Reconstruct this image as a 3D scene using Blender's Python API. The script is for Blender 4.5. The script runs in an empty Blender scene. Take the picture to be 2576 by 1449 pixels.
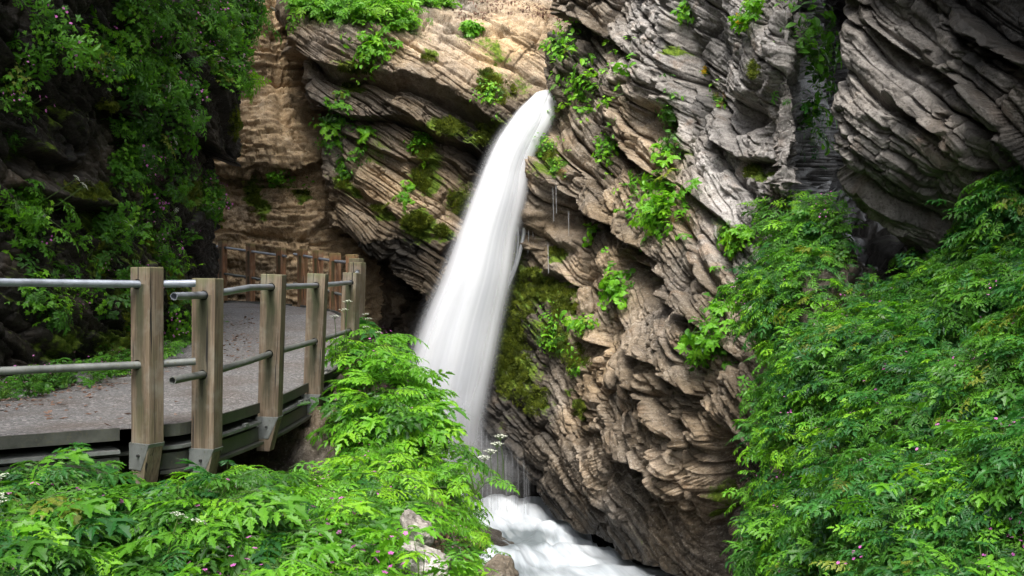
import bpy, math, random
import numpy as np
from mathutils import Vector, Matrix
random.seed(7)
RNG = np.random.default_rng(11)
S = bpy.context.scene
COL = S.collection
PI = math.pi

# ------------------------------------------------------------------ camera, light, exposure
F = 2504.4            # focal length in photo pixels of a 2576 px wide frame (35 mm lens)
cam_d = bpy.data.cameras.new('camera')
cam_d.lens = 35; cam_d.sensor_width = 36
cam_d.clip_start = 0.05; cam_d.clip_end = 500
cam = bpy.data.objects.new('camera', cam_d); COL.objects.link(cam)
cam.location = (0, 0, 0); cam.rotation_euler = (PI/2, 0, 0)
S.camera = cam

SUN = Vector((-0.12, -0.50, 0.86)).normalized()      # towards the sun
w = bpy.data.worlds.new('World'); S.world = w; w.use_nodes = True
nt = w.node_tree; nt.nodes.clear()
sky = nt.nodes.new('ShaderNodeTexSky'); sky.sky_type = 'NISHITA'; sky.sun_disc = False
sky.sun_elevation = math.asin(SUN.z); sky.sun_rotation = math.atan2(SUN.x, SUN.y)
sky.dust_density = 3.0; sky.air_density = 1.0
hs = nt.nodes.new('ShaderNodeHueSaturation'); hs.inputs['Saturation'].default_value = 0.22   # overcast: a nearly white sky
bg = nt.nodes.new('ShaderNodeBackground'); bg.inputs['Strength'].default_value = 0.15
wo = nt.nodes.new('ShaderNodeOutputWorld')
nt.links.new(sky.outputs[0], hs.inputs['Color']); nt.links.new(hs.outputs[0], bg.inputs[0]); nt.links.new(bg.outputs[0], wo.inputs[0])

sd = bpy.data.lights.new('sun', 'SUN'); sd.energy = 1.3; sd.angle = math.radians(26); sd.color = (1.0, 0.95, 0.86)
sun = bpy.data.objects.new('sun', sd); COL.objects.link(sun)
sun.rotation_euler = SUN.to_track_quat('Z', 'Y').to_euler()
sun.location = (-3, -8, 20)

S.view_settings.view_transform = 'Standard'; S.view_settings.look = 'None'
S.view_settings.exposure = 2.05; S.view_settings.gamma = 1.0; S.view_settings.use_curve_mapping = False
S.render.engine = 'CYCLES'
S.cycles.use_denoising = True
S.cycles.max_bounces = 8; S.cycles.diffuse_bounces = 4; S.cycles.transmission_bounces = 5; S.cycles.transparent_max_bounces = 24

# ------------------------------------------------------------------ small helpers
def un(px, py, d):
    return ((px-1288.0)/F*d, d, -(py-724.5)/F*d)

def tag(o, label=None, cat=None, group=None, kind=None):
    if label: o['label'] = label
    if cat: o['category'] = cat
    if group: o['group'] = group
    if kind: o['kind'] = kind
    return o

def link(name, me, parent=None, loc=(0, 0, 0), rot=(0, 0, 0), scl=None):
    o = bpy.data.objects.new(name, me); COL.objects.link(o)
    o.location = loc; o.rotation_euler = rot
    if scl is not None: o.scale = scl
    if parent: o.parent = parent
    return o

_T = RNG.random((64, 64, 64)).astype(np.float32)
def vnoise(p):
    """value noise, p (...,3) -> -1..1"""
    i = np.floor(p).astype(np.int64); f = (p - i).astype(np.float32)
    f = f*f*f*(f*(f*6-15)+10)
    x0, y0, z0 = i[..., 0] & 63, i[..., 1] & 63, i[..., 2] & 63
    x1, y1, z1 = (x0+1) & 63, (y0+1) & 63, (z0+1) & 63
    fx, fy, fz = f[..., 0], f[..., 1], f[..., 2]
    a = _T[x0, y0, z0]*(1-fx)+_T[x1, y0, z0]*fx
    b = _T[x0, y1, z0]*(1-fx)+_T[x1, y1, z0]*fx
    c = _T[x0, y0, z1]*(1-fx)+_T[x1, y0, z1]*fx
    d = _T[x0, y1, z1]*(1-fx)+_T[x1, y1, z1]*fx
    return ((a*(1-fy)+b*fy)*(1-fz)+(c*(1-fy)+d*fy)*fz)*2-1

def fbm(p, octv=4, gain=0.5, lac=2.03):
    s = 0; a = 1.0; q = p
    for k in range(octv):
        s = s + a*vnoise(q); a *= gain; q = q*lac + 17.3
    return s

def ridged(p, octv=4, gain=0.5):
    s = 0; a = 1.0; q = p
    for k in range(octv):
        s = s + a*(1-np.abs(vnoise(q))*2); a *= gain; q = q*2.07+9.1
    return s

def hsh(a, b=0, c=0):
    h = (np.asarray(a).astype(np.int64)*73856093) ^ (np.asarray(b).astype(np.int64)*19349663) ^ (int(c)*83492791 + 12345)
    h = (h ^ (h >> 13))*1274126177 & 0x7fffffff
    h = (h ^ (h >> 11))*668265263 & 0x7fffffff
    return ((h >> 7) & 0xffff)/65535.0

def sstep(a, b, x):
    t = np.clip((x-a)/(b-a), 0, 1); return t*t*(3-2*t)

def mesh_grid(name, P, attrs=None, mat=None, smooth=True, uv=False, flip=False):
    nv, nu = P.shape[:2]
    me = bpy.data.meshes.new(name)
    n = nv*nu
    idx = np.arange(n).reshape(nv, nu)
    q = np.stack([idx[:-1, :-1], idx[:-1, 1:], idx[1:, 1:], idx[1:, :-1]], -1).reshape(-1, 4)
    if flip: q = q[:, ::-1]
    m = len(q)
    me.vertices.add(n); me.vertices.foreach_set('co', P.reshape(-1).astype(np.float32))
    me.loops.add(m*4); me.loops.foreach_set('vertex_index', q.reshape(-1).astype(np.int32))
    me.polygons.add(m); me.polygons.foreach_set('loop_start', (np.arange(m)*4).astype(np.int32))
    me.polygons.foreach_set('use_smooth', np.full(m, smooth))
    for k, v in (attrs or {}).items():
        a = me.attributes.new(k, 'FLOAT', 'POINT'); a.data.foreach_set('value', np.broadcast_to(v, (nv, nu)).reshape(-1).astype(np.float32))
    if uv:
        l = me.uv_layers.new(name='UVMap')
        U, V = np.meshgrid(np.linspace(0, 1, nu), np.linspace(0, 1, nv))
        uvv = np.stack([U, V], -1).reshape(-1, 2)[q.reshape(-1)]
        l.data.foreach_set('uv', uvv.reshape(-1).astype(np.float32))
    me.update(calc_edges=True)
    if mat: me.materials.append(mat)
    return me

def crom(A, counts, axis):
    """Catmull-Rom through control rows, counts[i] samples per interval"""
    A = np.moveaxis(np.asarray(A, float), axis, 0); n = len(A); out = []
    for i in range(n-1):
        p0, p1, p2, p3 = A[max(i-1, 0)], A[i], A[i+1], A[min(i+2, n-1)]
        t = (np.arange(counts[i])/counts[i]).reshape((-1,)+(1,)*(A.ndim-1))
        out.append(0.5*((2*p1)+(-p0+p2)*t+(2*p0-5*p1+4*p2-p3)*t*t+(-p0+3*p1-3*p2+p3)*t**3))
    out.append(A[-1:])
    return np.moveaxis(np.concatenate(out), 0, axis)

def normals(P):
    du = np.gradient(P, axis=1); dv = np.gradient(P, axis=0)
    n = np.cross(dv, du); n /= np.linalg.norm(n, axis=-1, keepdims=True)+1e-9
    return n

# ------------------------------------------------------------------ materials
def mat_new(name):
    m = bpy.data.materials.new(name); m.use_nodes = True
    nt = m.node_tree; b = nt.nodes['Principled BSDF']
    return m, nt, b, nt.nodes['Material Output']

class NB:
    def __init__(s, nt): s.nt = nt
    def n(s, t, **kw):
        x = s.nt.nodes.new(t)
        for k, v in kw.items(): setattr(x, k, v)
        return x
    def l(s, a, b): s.nt.links.new(a, b)
    def attr(s, k): return s.n('ShaderNodeAttribute', attribute_name=k).outputs['Fac']
    def noise(s, vec, scale, detail=4, rough=0.55, dist=0.0, mapscale=None):
        if mapscale is not None:
            mp = s.n('ShaderNodeMapping'); mp.inputs['Scale'].default_value = mapscale; s.l(vec, mp.inputs['Vector']); vec = mp.outputs[0]
        x = s.n('ShaderNodeTexNoise'); x.inputs['Scale'].default_value = scale; x.inputs['Detail'].default_value = detail
        x.inputs['Roughness'].default_value = rough; x.inputs['Distortion'].default_value = dist
        s.l(vec, x.inputs['Vector']); return x.outputs['Fac']
    def ramp(s, fac, stops):
        r = s.n('ShaderNodeValToRGB'); e = r.color_ramp.elements
        while len(e) < len(stops): e.new(0.5)
        for k, (p, c) in enumerate(stops):
            e[k].position = p; e[k].color = (c[0], c[1], c[2], 1) if isinstance(c, (tuple, list)) else (c, c, c, 1)
        s.l(fac, r.inputs[0]); return r.outputs[0]
    def mix(s, fac, a, b, mode='MIX'):
        x = s.n('ShaderNodeMix', data_type='RGBA', blend_type=mode)
        for sock, v in ((x.inputs[0], fac), (x.inputs[6], a), (x.inputs[7], b)):
            if hasattr(v, 'links') or hasattr(v, 'is_linked'): s.l(v, sock)
            elif isinstance(v, (tuple, list)): sock.default_value = (v[0], v[1], v[2], 1)
            else: sock.default_value = v
        return x.outputs[2]
    def math(s, op, a, b=None, clamp=False):
        x = s.n('ShaderNodeMath', operation=op, use_clamp=clamp)
        for i, v in enumerate((a, b)):
            if v is None: continue
            if hasattr(v, 'is_linked'): s.l(v, x.inputs[i])
            else: x.inputs[i].default_value = v
        return x.outputs[0]
    def bump(s, h, strength, dist, normal=None):
        x = s.n('ShaderNodeBump'); x.inputs['Strength'].default_value = strength; x.inputs['Distance'].default_value = dist
        s.l(h, x.inputs['Height'])
        if normal is not None: s.l(normal, x.inputs['Normal'])
        return x.outputs[0]

def rock_material():
    m, nt, b, o = mat_new('layered_rock'); N = NB(nt)
    pos = N.n('ShaderNodeTexCoord').outputs['Object']
    lay = N.attr('lay')
    n1 = N.noise(pos, 1.1, 6, 0.6)
    n2 = N.noise(pos, 7.0, 6, 0.65)
    n3 = N.noise(pos, 38.0, 3, 0.6)
    brown = N.ramp(n2, [(0.25, (.062, .050, .038)), (0.5, (.160, .130, .098)), (0.75, (.285, .235, .180))])
    gold = N.ramp(n2, [(0.25, (.20, .130, .072)), (0.5, (.46, .325, .185)), (0.75, (.62, .48, .31))])
    grey = N.ramp(n2, [(0.25, (.12, .112, .106)), (0.5, (.32, .30, .285)), (0.72, (.50, .475, .45))])
    c = N.mix(N.attr('gold'), brown, gold)
    g = N.math('ADD', N.attr('grey'), N.math('MULTIPLY', N.math('SUBTRACT', n1, 0.5), 1.2), True)
    c = N.mix(g, c, grey)
    # rust streaks, iron staining
    rs = N.ramp(N.noise(pos, 2.3, 5, 0.6, 0.6), [(0.56, 0), (0.70, 1)])
    c = N.mix(N.math('MULTIPLY', rs, 0.32), c, (.30, .18, .095))
    c = N.mix(1.0, c, N.ramp(lay, [(0.15, .45), (0.85, 1.25)]), 'MULTIPLY')
    c = N.mix(N.math('MULTIPLY', N.ramp(n3, [(0.36, 1), (0.46, 0)]), 0.5), c, (.05, .04, .03))
    c = N.mix(N.math('MULTIPLY', N.ramp(n3, [(0.58, 0), (0.68, 1)]), 0.42), c, (.50, .47, .43))
    wn = N.math('MULTIPLY', N.attr('wet_shade'), N.math('ADD', 0.55, n1), True)  # darkens for wetness and for shade painted into the colour
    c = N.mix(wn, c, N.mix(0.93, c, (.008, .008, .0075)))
    ms = N.attr('moss')
    mm = N.math('ADD', ms, N.math('MULTIPLY', N.math('SUBTRACT', n2, 0.5), 1.1))
    mf = N.ramp(mm, [(0.42, 0), (0.60, 1)])
    mossc = N.ramp(N.noise(pos, 16, 4, 0.7), [(0.3, (.026, .042, .007)), (0.5, (.078, .122, .016)), (0.72, (.165, .225, .026))])
    c = N.mix(mf, c, mossc)
    N.l(c, b.inputs['Base Color'])
    rg = N.math('SUBTRACT', 0.85, N.math('MULTIPLY', wn, 0.50))
    rg = N.math('ADD', rg, N.math('MULTIPLY', mf, 0.4), True)
    N.l(rg, b.inputs['Roughness'])
    b.inputs['Specular IOR Level'].default_value = 0.13
    h = N.math('ADD', N.math('MULTIPLY', n2, 0.6), N.math('MULTIPLY', n3, 0.30))
    h = N.math('ADD', h, N.math('MULTIPLY', N.noise(pos, 110, 2, 0.6), 0.16))
    N.l(N.bump(h, 0.75, 0.05), b.inputs['Normal'])
    return m
ROCK = rock_material()

# ------------------------------------------------------------------ rock walls
WALLS = {}
def seg_dist(PX, PY, pts):
    best = np.full(PX.shape, 1e9)
    for (x0, y0), (x1, y1) in zip(pts[:-1], pts[1:]):
        dx, dy = x1-x0, y1-y0; L2 = dx*dx+dy*dy
        t = np.clip(((PX-x0)*dx+(PY-y0)*dy)/L2, 0, 1)
        best = np.minimum(best, np.hypot(PX-x0-t*dx, PY-y0-t*dy))
    return best

def frame(nb, al):
    nb = np.array(nb, float); nb /= np.linalg.norm(nb)
    al = np.array(al, float); al -= nb*(al@nb); al /= np.linalg.norm(al)
    return nb, al, np.cross(nb, al)

def strata(s, a, c, thick, blen, seed, under=0.085, gap=1.0):
    """bedded blocks: flat-faced plates with thin open joints; s across the beds, a and c along them"""
    z = np.zeros(s.shape)
    q = s/thick + 0.45*vnoise(np.stack([s/thick*0.7, z+seed*7.7, z], -1))
    k = np.floor(q); f = q-k
    jag = 0.10*vnoise(np.stack([s/thick*2.1, c/blen*2, z+seed], -1))
    L = blen*(0.55+1.0*hsh(k, seed, 3))
    aa = a/L + 7.3*hsh(k, seed, 5) + jag; j = np.floor(aa); g = aa-j
    cc = c/(L*1.3) + 3.1*hsh(k, seed, 6) + jag; m = np.floor(cc); g2 = cc-m
    b = j*131+m
    r = hsh(k, b, seed)*2-1
    t1 = hsh(k, b, seed+11)-0.5; t2 = hsh(k, b, seed+23)-0.5; t3 = hsh(k, b, seed+31)-0.5
    h = 0.95*r + t1*(g-0.5)*1.3 + t3*(g2-0.5)*1.3 + (0.16+0.8*t2)*(f-0.5)
    op = hsh(k, seed, 41)
    h = h - gap*(0.35+1.3*op)*np.exp(-(f/(under*(0.5+op)))**2)
    ge = np.minimum(np.minimum(g, 1-g), np.minimum(g2, 1-g2)*1.3)*L
    h = h - 0.55*np.exp(-(ge/(0.10*thick))**2)
    return h, hsh(k, seed, 2)

def rock(name, base, nb, al, amps, feats=(), blobs=(), attrs=None, flip=False, seed=1, fb=0.10, thick=(0.95, 0.34, 0.12, 0.045), blen=(2.2, 0.9, 0.35, 0.30), warp=0.9, ampmask=None, mossup=0.25, side=1):
    P = base
    nrm = normals(P)*side
    y = np.maximum(P[..., 1], 0.3)
    PX = 1288+F*P[..., 0]/y; PY = 724.5-F*P[..., 2]/y
    Q = P + 0.0
    D = np.zeros(P.shape[:2]); lay = 0
    nb_, al_v, cv = frame(nb, al)
    W = warp*(0.10*fbm(Q*0.33+seed*3.1, 2) + 0.03*fbm(Q*1.5+seed, 2))
    s_ = Q@nb_ + W; a_ = Q@al_v + 0.15*fbm(Q*0.7+seed*2, 2); c_ = Q@cv + 0.15*fbm(Q*0.7+seed*5, 2)
    for k, (A, t, bl) in enumerate(zip(amps, thick, blen)):
        h, lr = strata(s_, a_, c_, t, bl, seed*10+k)
        mk = 1 if k == 0 else np.clip(0.8+0.9*fbm(Q*0.8+seed+k*9, 2), 0.12, 1.7)
        D = D + A*h*mk; lay = lay + lr*(0.25, 0.35, 0.25, 0.15)[k]
    QA = Q + nb_*(s_*0)[..., None]
    LM = np.stack([s_*26, a_*2.2, c_*2.2], -1)
    D = D + fb*fbm(Q*0.6+seed, 2) + fb*0.10*fbm(LM+seed, 3) + fb*0.14*fbm(np.stack([s_*7, a_*1.6, c_*1.6], -1)+seed*3, 3) + fb*0.10*fbm(Q*12+seed, 4) + fb*0.06*ridged(Q*4.5+seed*2, 3)*0.5
    if ampmask is not None: D = D*ampmask(PX, PY)
    wob = 14*fbm(Q*1.3+seed*4, 3)
    for ft in feats:
        kind = ft[0]
        if kind == 'ledge':            # polyline monotone in x; out above it, undercut below
            _, pts, out, al_, cut, bl_ = ft
            xs = [q[0] for q in pts]; ys = [q[1] for q in pts]
            dy = np.interp(PX, xs, ys) - PY + wob
            tp = sstep(xs[0]-40, xs[0]+40, PX)*(1-sstep(xs[-1]-50, xs[-1]+40, PX))
            D = D + tp*np.where(dy > 0, out*np.exp(-dy/al_)*sstep(0, 6, dy), -cut*np.exp(dy/bl_)*sstep(0, 7, -dy))
        elif kind == 'crack':
            _, pts, wd, dp = ft
            D = D - dp*np.exp(-(seg_dist(PX+wob*0.8, PY+wob*0.5, pts)/wd)**2)
        elif kind == 'bump':
            _, cx, cy, rx, ry, ang, dp = ft
            ca, sa = math.cos(math.radians(ang)), math.sin(math.radians(ang))
            X, Y = PX-cx+wob, PY-cy+wob
            r2 = ((X*ca+Y*sa)/rx)**2+((-X*sa+Y*ca)/ry)**2
            D = D + dp*np.exp(-r2**1.5)
    P2 = P + nrm*D[..., None]
    n2 = normals(P2)*side
    moss = np.full(P.shape[:2], -0.1)
    for (cx, cy, rx, ry, a) in blobs:
        moss = np.maximum(moss, a*np.exp(-(((PX-cx+wob*1.6)/rx)**2+((PY-cy+wob*1.6)/ry)**2)))
    moss = moss + mossup*np.clip(n2[..., 2], -0.4, 1) + 0.18*fbm(Q*2.1+5, 3)
    at = dict(moss=moss, lay=np.clip(lay, 0, 1), gold=0, grey=0, wet_shade=0)
    for k, fn in (attrs or {}).items(): at[k] = np.clip(fn(PX, PY, Q), 0, 1)
    me = mesh_grid(name, P2, at, ROCK, flip=flip)
    o = link(name, me); tag(o, kind='structure')
    WALLS[name] = (P2.reshape(-1, 3), n2.reshape(-1, 3))
    return o

def ctrl(rows):
    return np.array([[un(*c) for c in r] for r in rows])

def patch(rows, rc, cc):
    return crom(crom(ctrl(rows), rc, 0), cc, 1)

def blob(PX, PY, cx, cy, rx, ry): return np.exp(-(((PX-cx)/rx)**2+((PY-cy)/ry)**2))
# ------------------------------------------------------------------ the golden back wall behind the far end of the path
rows = [
 [(380, -1100, 27), (560, -1100, 27), (740, -1100, 27), (1100, -1100, 30)],
 [(380, -300, 23.6), (560, -300, 23.4), (720, -300, 23.6), (1040, -300, 25.5)],
 [(380, 0, 22.6), (560, 0, 22.4), (715, 0, 22.7), (1000, 0, 25)],
 [(380, 200, 22.2), (560, 200, 22.1), (740, 200, 22.4), (1020, 200, 25)],
 [(380, 400, 21.6), (560, 400, 21.5), (790, 395, 21.7), (1040, 395, 24.5)],
 [(380, 440, 22.0), (560, 440, 21.9), (800, 440, 22.1), (1040, 440, 24.5)],
 [(380, 600, 21.7), (560, 600, 21.6), (815, 600, 21.8), (1060, 600, 24.5)],
 [(380, 800, 21.6), (560, 800, 21.6), (830, 800, 21.8), (1100, 800, 24.5)],
 [(380, 1000, 21.4), (560, 1000, 21.4), (830, 1000, 21.8), (1100, 1000, 24.5)]]
b_ = patch(rows, [40, 70, 60, 60, 24, 50, 50, 20], [50, 150, 50])
rock('back_cliff_golden', b_, (0.06, -0.25, 1), (1, 0, 0), (0.09, 0.08, 0.065, 0.034), seed=3, fb=0.09, thick=(1.1, 0.30, 0.10, 0.040), blen=(3.5, 1.6, 0.55, 0.25), warp=0.9,
     feats=[('ledge', [(540, 425), (640, 418), (720, 428), (830, 405)], 0.22, 60, 0.30, 40),
            ('crack', [(690, 20), (705, 220), (720, 330)], 14, 0.16),
            ('ledge', [(560, 600), (680, 585), (740, 600), (840, 560)], 0.10, 30, 0.16, 30)],
     blobs=[(640, 490, 26, 60, 0.75), (760, 485, 34, 16, 0.9), (620, 450, 70, 16, 0.5), (690, 455, 60, 18, 0.5)],
     attrs=dict(gold=lambda X, Y, Q: 0.85+0.35*fbm(Q*0.9, 3), grey=lambda X, Y, Q: -0.05+0.0*X), mossup=0.12)

# ------------------------------------------------------------------ the folded central buttress with the cave at its foot
rows = [
 [(1000, -1300, 40), (700, -1300, 38), (1000, -1300, 38), (1250, -1300, 38), (1500, -1300, 38), (1900, -1300, 40)],
 [(950, -420, 31), (690, -420, 29), (900, -420, 29), (1150, -420, 29), (1430, -420, 29), (1800, -420, 30)],
 [(900, -60, 26), (725, -60, 23.8), (900, -60, 23.6), (1150, -60, 24), (1430, -60, 24), (1700, -60, 25)],
 [(880, 60, 24), (735, 60, 21.2), (900, 62, 21.0), (1120, 70, 21.6), (1400, 60, 21.8), (1650, 60, 23)],
 [(880, 170, 23.5), (748, 170, 20.9), (900, 180, 20.7), (1120, 180, 20.9), (1400, 180, 21.4), (1650, 180, 23)],
 [(900, 300, 23.5), (795, 300, 21.0), (950, 300, 20.7), (1130, 300, 20.6), (1380, 300, 20.9), (1600, 300, 23)],
 [(930, 450, 23.5), (812, 450, 21.2), (960, 450, 20.8), (1130, 450, 20.5), (1330, 450, 20.8), (1560, 450, 23)],
 [(960, 600, 24), (838, 600, 21.4), (960, 600, 20.7), (1090, 600, 20.2), (1280, 600, 20.6), (1500, 600, 23)],
 [(1000, 760, 25), (870, 760, 22.4), (960, 760, 21.8), (1060, 760, 20.3), (1230, 760, 20.4), (1480, 760, 22)],
 [(1000, 950, 25), (860, 950, 22.6), (960, 950, 22), (1080, 950, 20.3), (1230, 950, 20.3), (1480, 950, 22)],
 [(1000, 1400, 24), (860, 1400, 22.6), (960, 1400, 21), (1080, 1400, 19.9), (1230, 1400, 20.0), (1480, 1400, 21.5)]]
b_ = patch(rows, [16, 36, 60, 70, 80, 90, 90, 90, 50, 30], [44, 130, 130, 150, 50])
NB_ = (0.56, 0.06, 0.83)
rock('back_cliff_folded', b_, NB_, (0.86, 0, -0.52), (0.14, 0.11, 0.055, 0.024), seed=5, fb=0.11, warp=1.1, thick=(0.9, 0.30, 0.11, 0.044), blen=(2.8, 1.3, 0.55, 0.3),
     ampmask=lambda X, Y: 1-0.72*blob(X, Y, 1230, 150, 260, 110)*(Y < 330),
     feats=[('ledge', [(735, 118), (800, 150), (880, 176), (960, 195), (1060, 222), (1150, 262), (1230, 312), (1300, 345)], 0.42, 90, 0.60, 46),
            ('ledge', [(745, 205), (800, 268), (880, 290), (960, 300), (1060, 320), (1140, 352), (1240, 402)], 0.28, 50, 0.50, 44),
            ('ledge', [(860, 345), (950, 385), (1040, 408), (1130, 418)], 0.16, 30, 0.22, 30),
            ('ledge', [(840, 480), (920, 500), (1000, 560), (1090, 600)], 0.14, 40, 0.16, 30),
            ('ledge', [(838, 575), (900, 590), (960, 625), (1020, 690), (1050, 740)], 0.25, 60, 1.9, 260),
            ('crack', [(1130, 88), (1200, 92), (1290, 84), (1360, 92)], 7, 0.16),
            ('crack', [(1120, 105), (1200, 150), (1290, 170), (1380, 215)], 6, 0.13),
            ('crack', [(820, 330), (850, 420), (900, 500)], 14, 0.25),
            ('ledge', [(1110, 395), (1200, 430), (1290, 470)], 0.1, 30, 0.3, 40)],
     blobs=[(900, 170, 60, 16, 0.6), (890, 215, 34, 18, 0.7), (1075, 145, 22, 12, 0.9), (1230, 130, 70, 30, 0.5), (1225, 215, 36, 40, 0.9), (1130, 318, 56, 30, 1.0), (1225, 340, 60, 40, 0.9),
            (1060, 375, 40, 40, 0.9), (1065, 450, 46, 50, 0.8), (860, 460, 26, 18, 0.9), (955, 525, 34, 14, 0.9), (1050, 560, 50, 34, 1.1), (1110, 580, 30, 20, 1.1), (1160, 500, 50, 60, 0.6), (930, 370, 60, 60, 0.5), (1290, 210, 70, 60, 0.45)],
     attrs=dict(gold=lambda X, Y, Q: 0.35*fbm(Q*0.8, 3)+0.20+0.85*blob(X, Y, 1240, 150, 300, 110)+0.55*blob(X, Y, 980, 500, 160, 120)+0.4*blob(X, Y, 1120, 640, 80, 90),
                grey=lambda X, Y, Q: 0.15+0.25*blob(X, Y, 820, 200, 130, 90)+0.4*fbm(Q*0.7+9, 2)*0.5,
                wet_shade=lambda X, Y, Q: 0.9*blob(X, Y, 1230, 380, 110, 90)+0.6*blob(X, Y, 940, 640, 110, 60)+0.5*(Y > 600)+0.35*blob(X, Y, 1000, 290, 190, 50)+0.2*(Y > 190)), mossup=0.16)  # cave and under-ledge shade painted in as dark rock

# ------------------------------------------------------------------ the right cliff beside the fall
rows = [
 [(1700, -1500, 24), (1460, -1500, 20), (1580, -1500, 18), (1750, -1500, 16), (1900, -1500, 14.6), (2040, -1500, 13.6), (2130, -1500, 15.5), (2600, -1500, 16.5)],
 [(1700, -700, 24), (1450, -700, 19.5), (1580, -700, 17.5), (1750, -700, 15.4), (1900, -700, 13.8), (2040, -700, 12.6), (2150, -700, 12.6), (2600, -700, 12.4)],  # last columns close unseen over the cleft, shaped to block light from above
 [(1640, -120, 23), (1440, -120, 18.8), (1560, -120, 16.8), (1720, -120, 14.8), (1880, -120, 13.2), (2035, -120, 12.0), (2150, -120, 13.0), (2600, -120, 12.6)],
 [(1600, 60, 23), (1432, 60, 18.6), (1550, 60, 16.6), (1705, 60, 14.6), (1870, 60, 13.0), (2030, 60, 11.8), (2135, 60, 23.0), (2600, 60, 25.5)],
 [(1580, 180, 23), (1376, 180, 18.6), (1520, 180, 16.6), (1690, 180, 14.5), (1860, 180, 12.9), (2030, 180, 11.6), (2135, 180, 22.8), (2600, 180, 25.5)],
 [(1560, 270, 23), (1388, 270, 18.6), (1515, 270, 16.5), (1690, 270, 14.4), (1860, 270, 12.8), (2030, 270, 11.5), (2135, 270, 22.6), (2600, 270, 25.5)],
 [(1560, 390, 23), (1330, 390, 18.1), (1490, 390, 16.3), (1680, 390, 14.2), (1860, 390, 12.6), (2025, 390, 11.3), (2135, 390, 22.4), (2600, 390, 25.5)],
 [(1560, 470, 23), (1340, 470, 18.0), (1480, 470, 16.2), (1670, 470, 14.0), (1850, 470, 12.4), (2020, 470, 11.2), (2135, 470, 22.2), (2600, 470, 25.5)],
 [(1560, 600, 23), (1255, 600, 18.9), (1450, 600, 16.4), (1640, 600, 13.8), (1820, 600, 12.1), (2010, 600, 11.0), (2120, 600, 12.8), (2600, 600, 14)],
 [(1560, 780, 23), (1215, 780, 18.6), (1430, 780, 16.2), (1620, 780, 13.5), (1800, 780, 11.8), (2000, 780, 10.6), (2140, 780, 12.4), (2600, 780, 13)],
 [(1560, 960, 23), (1190, 960, 18.2), (1420, 960, 16.0), (1600, 960, 13.4), (1790, 960, 11.4), (1990, 960, 10.4), (2140, 960, 12), (2600, 960, 12)],
 [(1560, 1130, 23), (1180, 1130, 18.0), (1400, 1130, 15.9), (1580, 1130, 13.6), (1780, 1130, 11.4), (1990, 1130, 10.6), (2140, 1130, 12), (2600, 1130, 12)],
 [(1560, 1300, 23), (1175, 1300, 18.4), (1400, 1300, 16.5), (1580, 1300, 14.2), (1770, 1300, 11.9), (1980, 1300, 10.8), (2140, 1300, 12), (2600, 1300, 12)],
 [(1560, 1480, 23), (1175, 1480, 18.6), (1400, 1480, 17.0), (1580, 1480, 14.7), (1770, 1480, 12.4), (1980, 1480, 11.2), (2140, 1480, 12), (2600, 1480, 12)],
 [(1560, 1900, 20), (1175, 1900, 17), (1400, 1900, 15.6), (1580, 1900, 14), (1770, 1900, 12.2), (1980, 1900, 11.2), (2140, 1900, 12), (2600, 1900, 12)]]
b_ = patch(rows, [20, 40, 56, 46, 40, 50, 40, 56, 74, 76, 72, 70, 66, 24], [30, 130, 140, 140, 130, 36, 50])
NR = (0.40, -0.44, 0.80)
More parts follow.
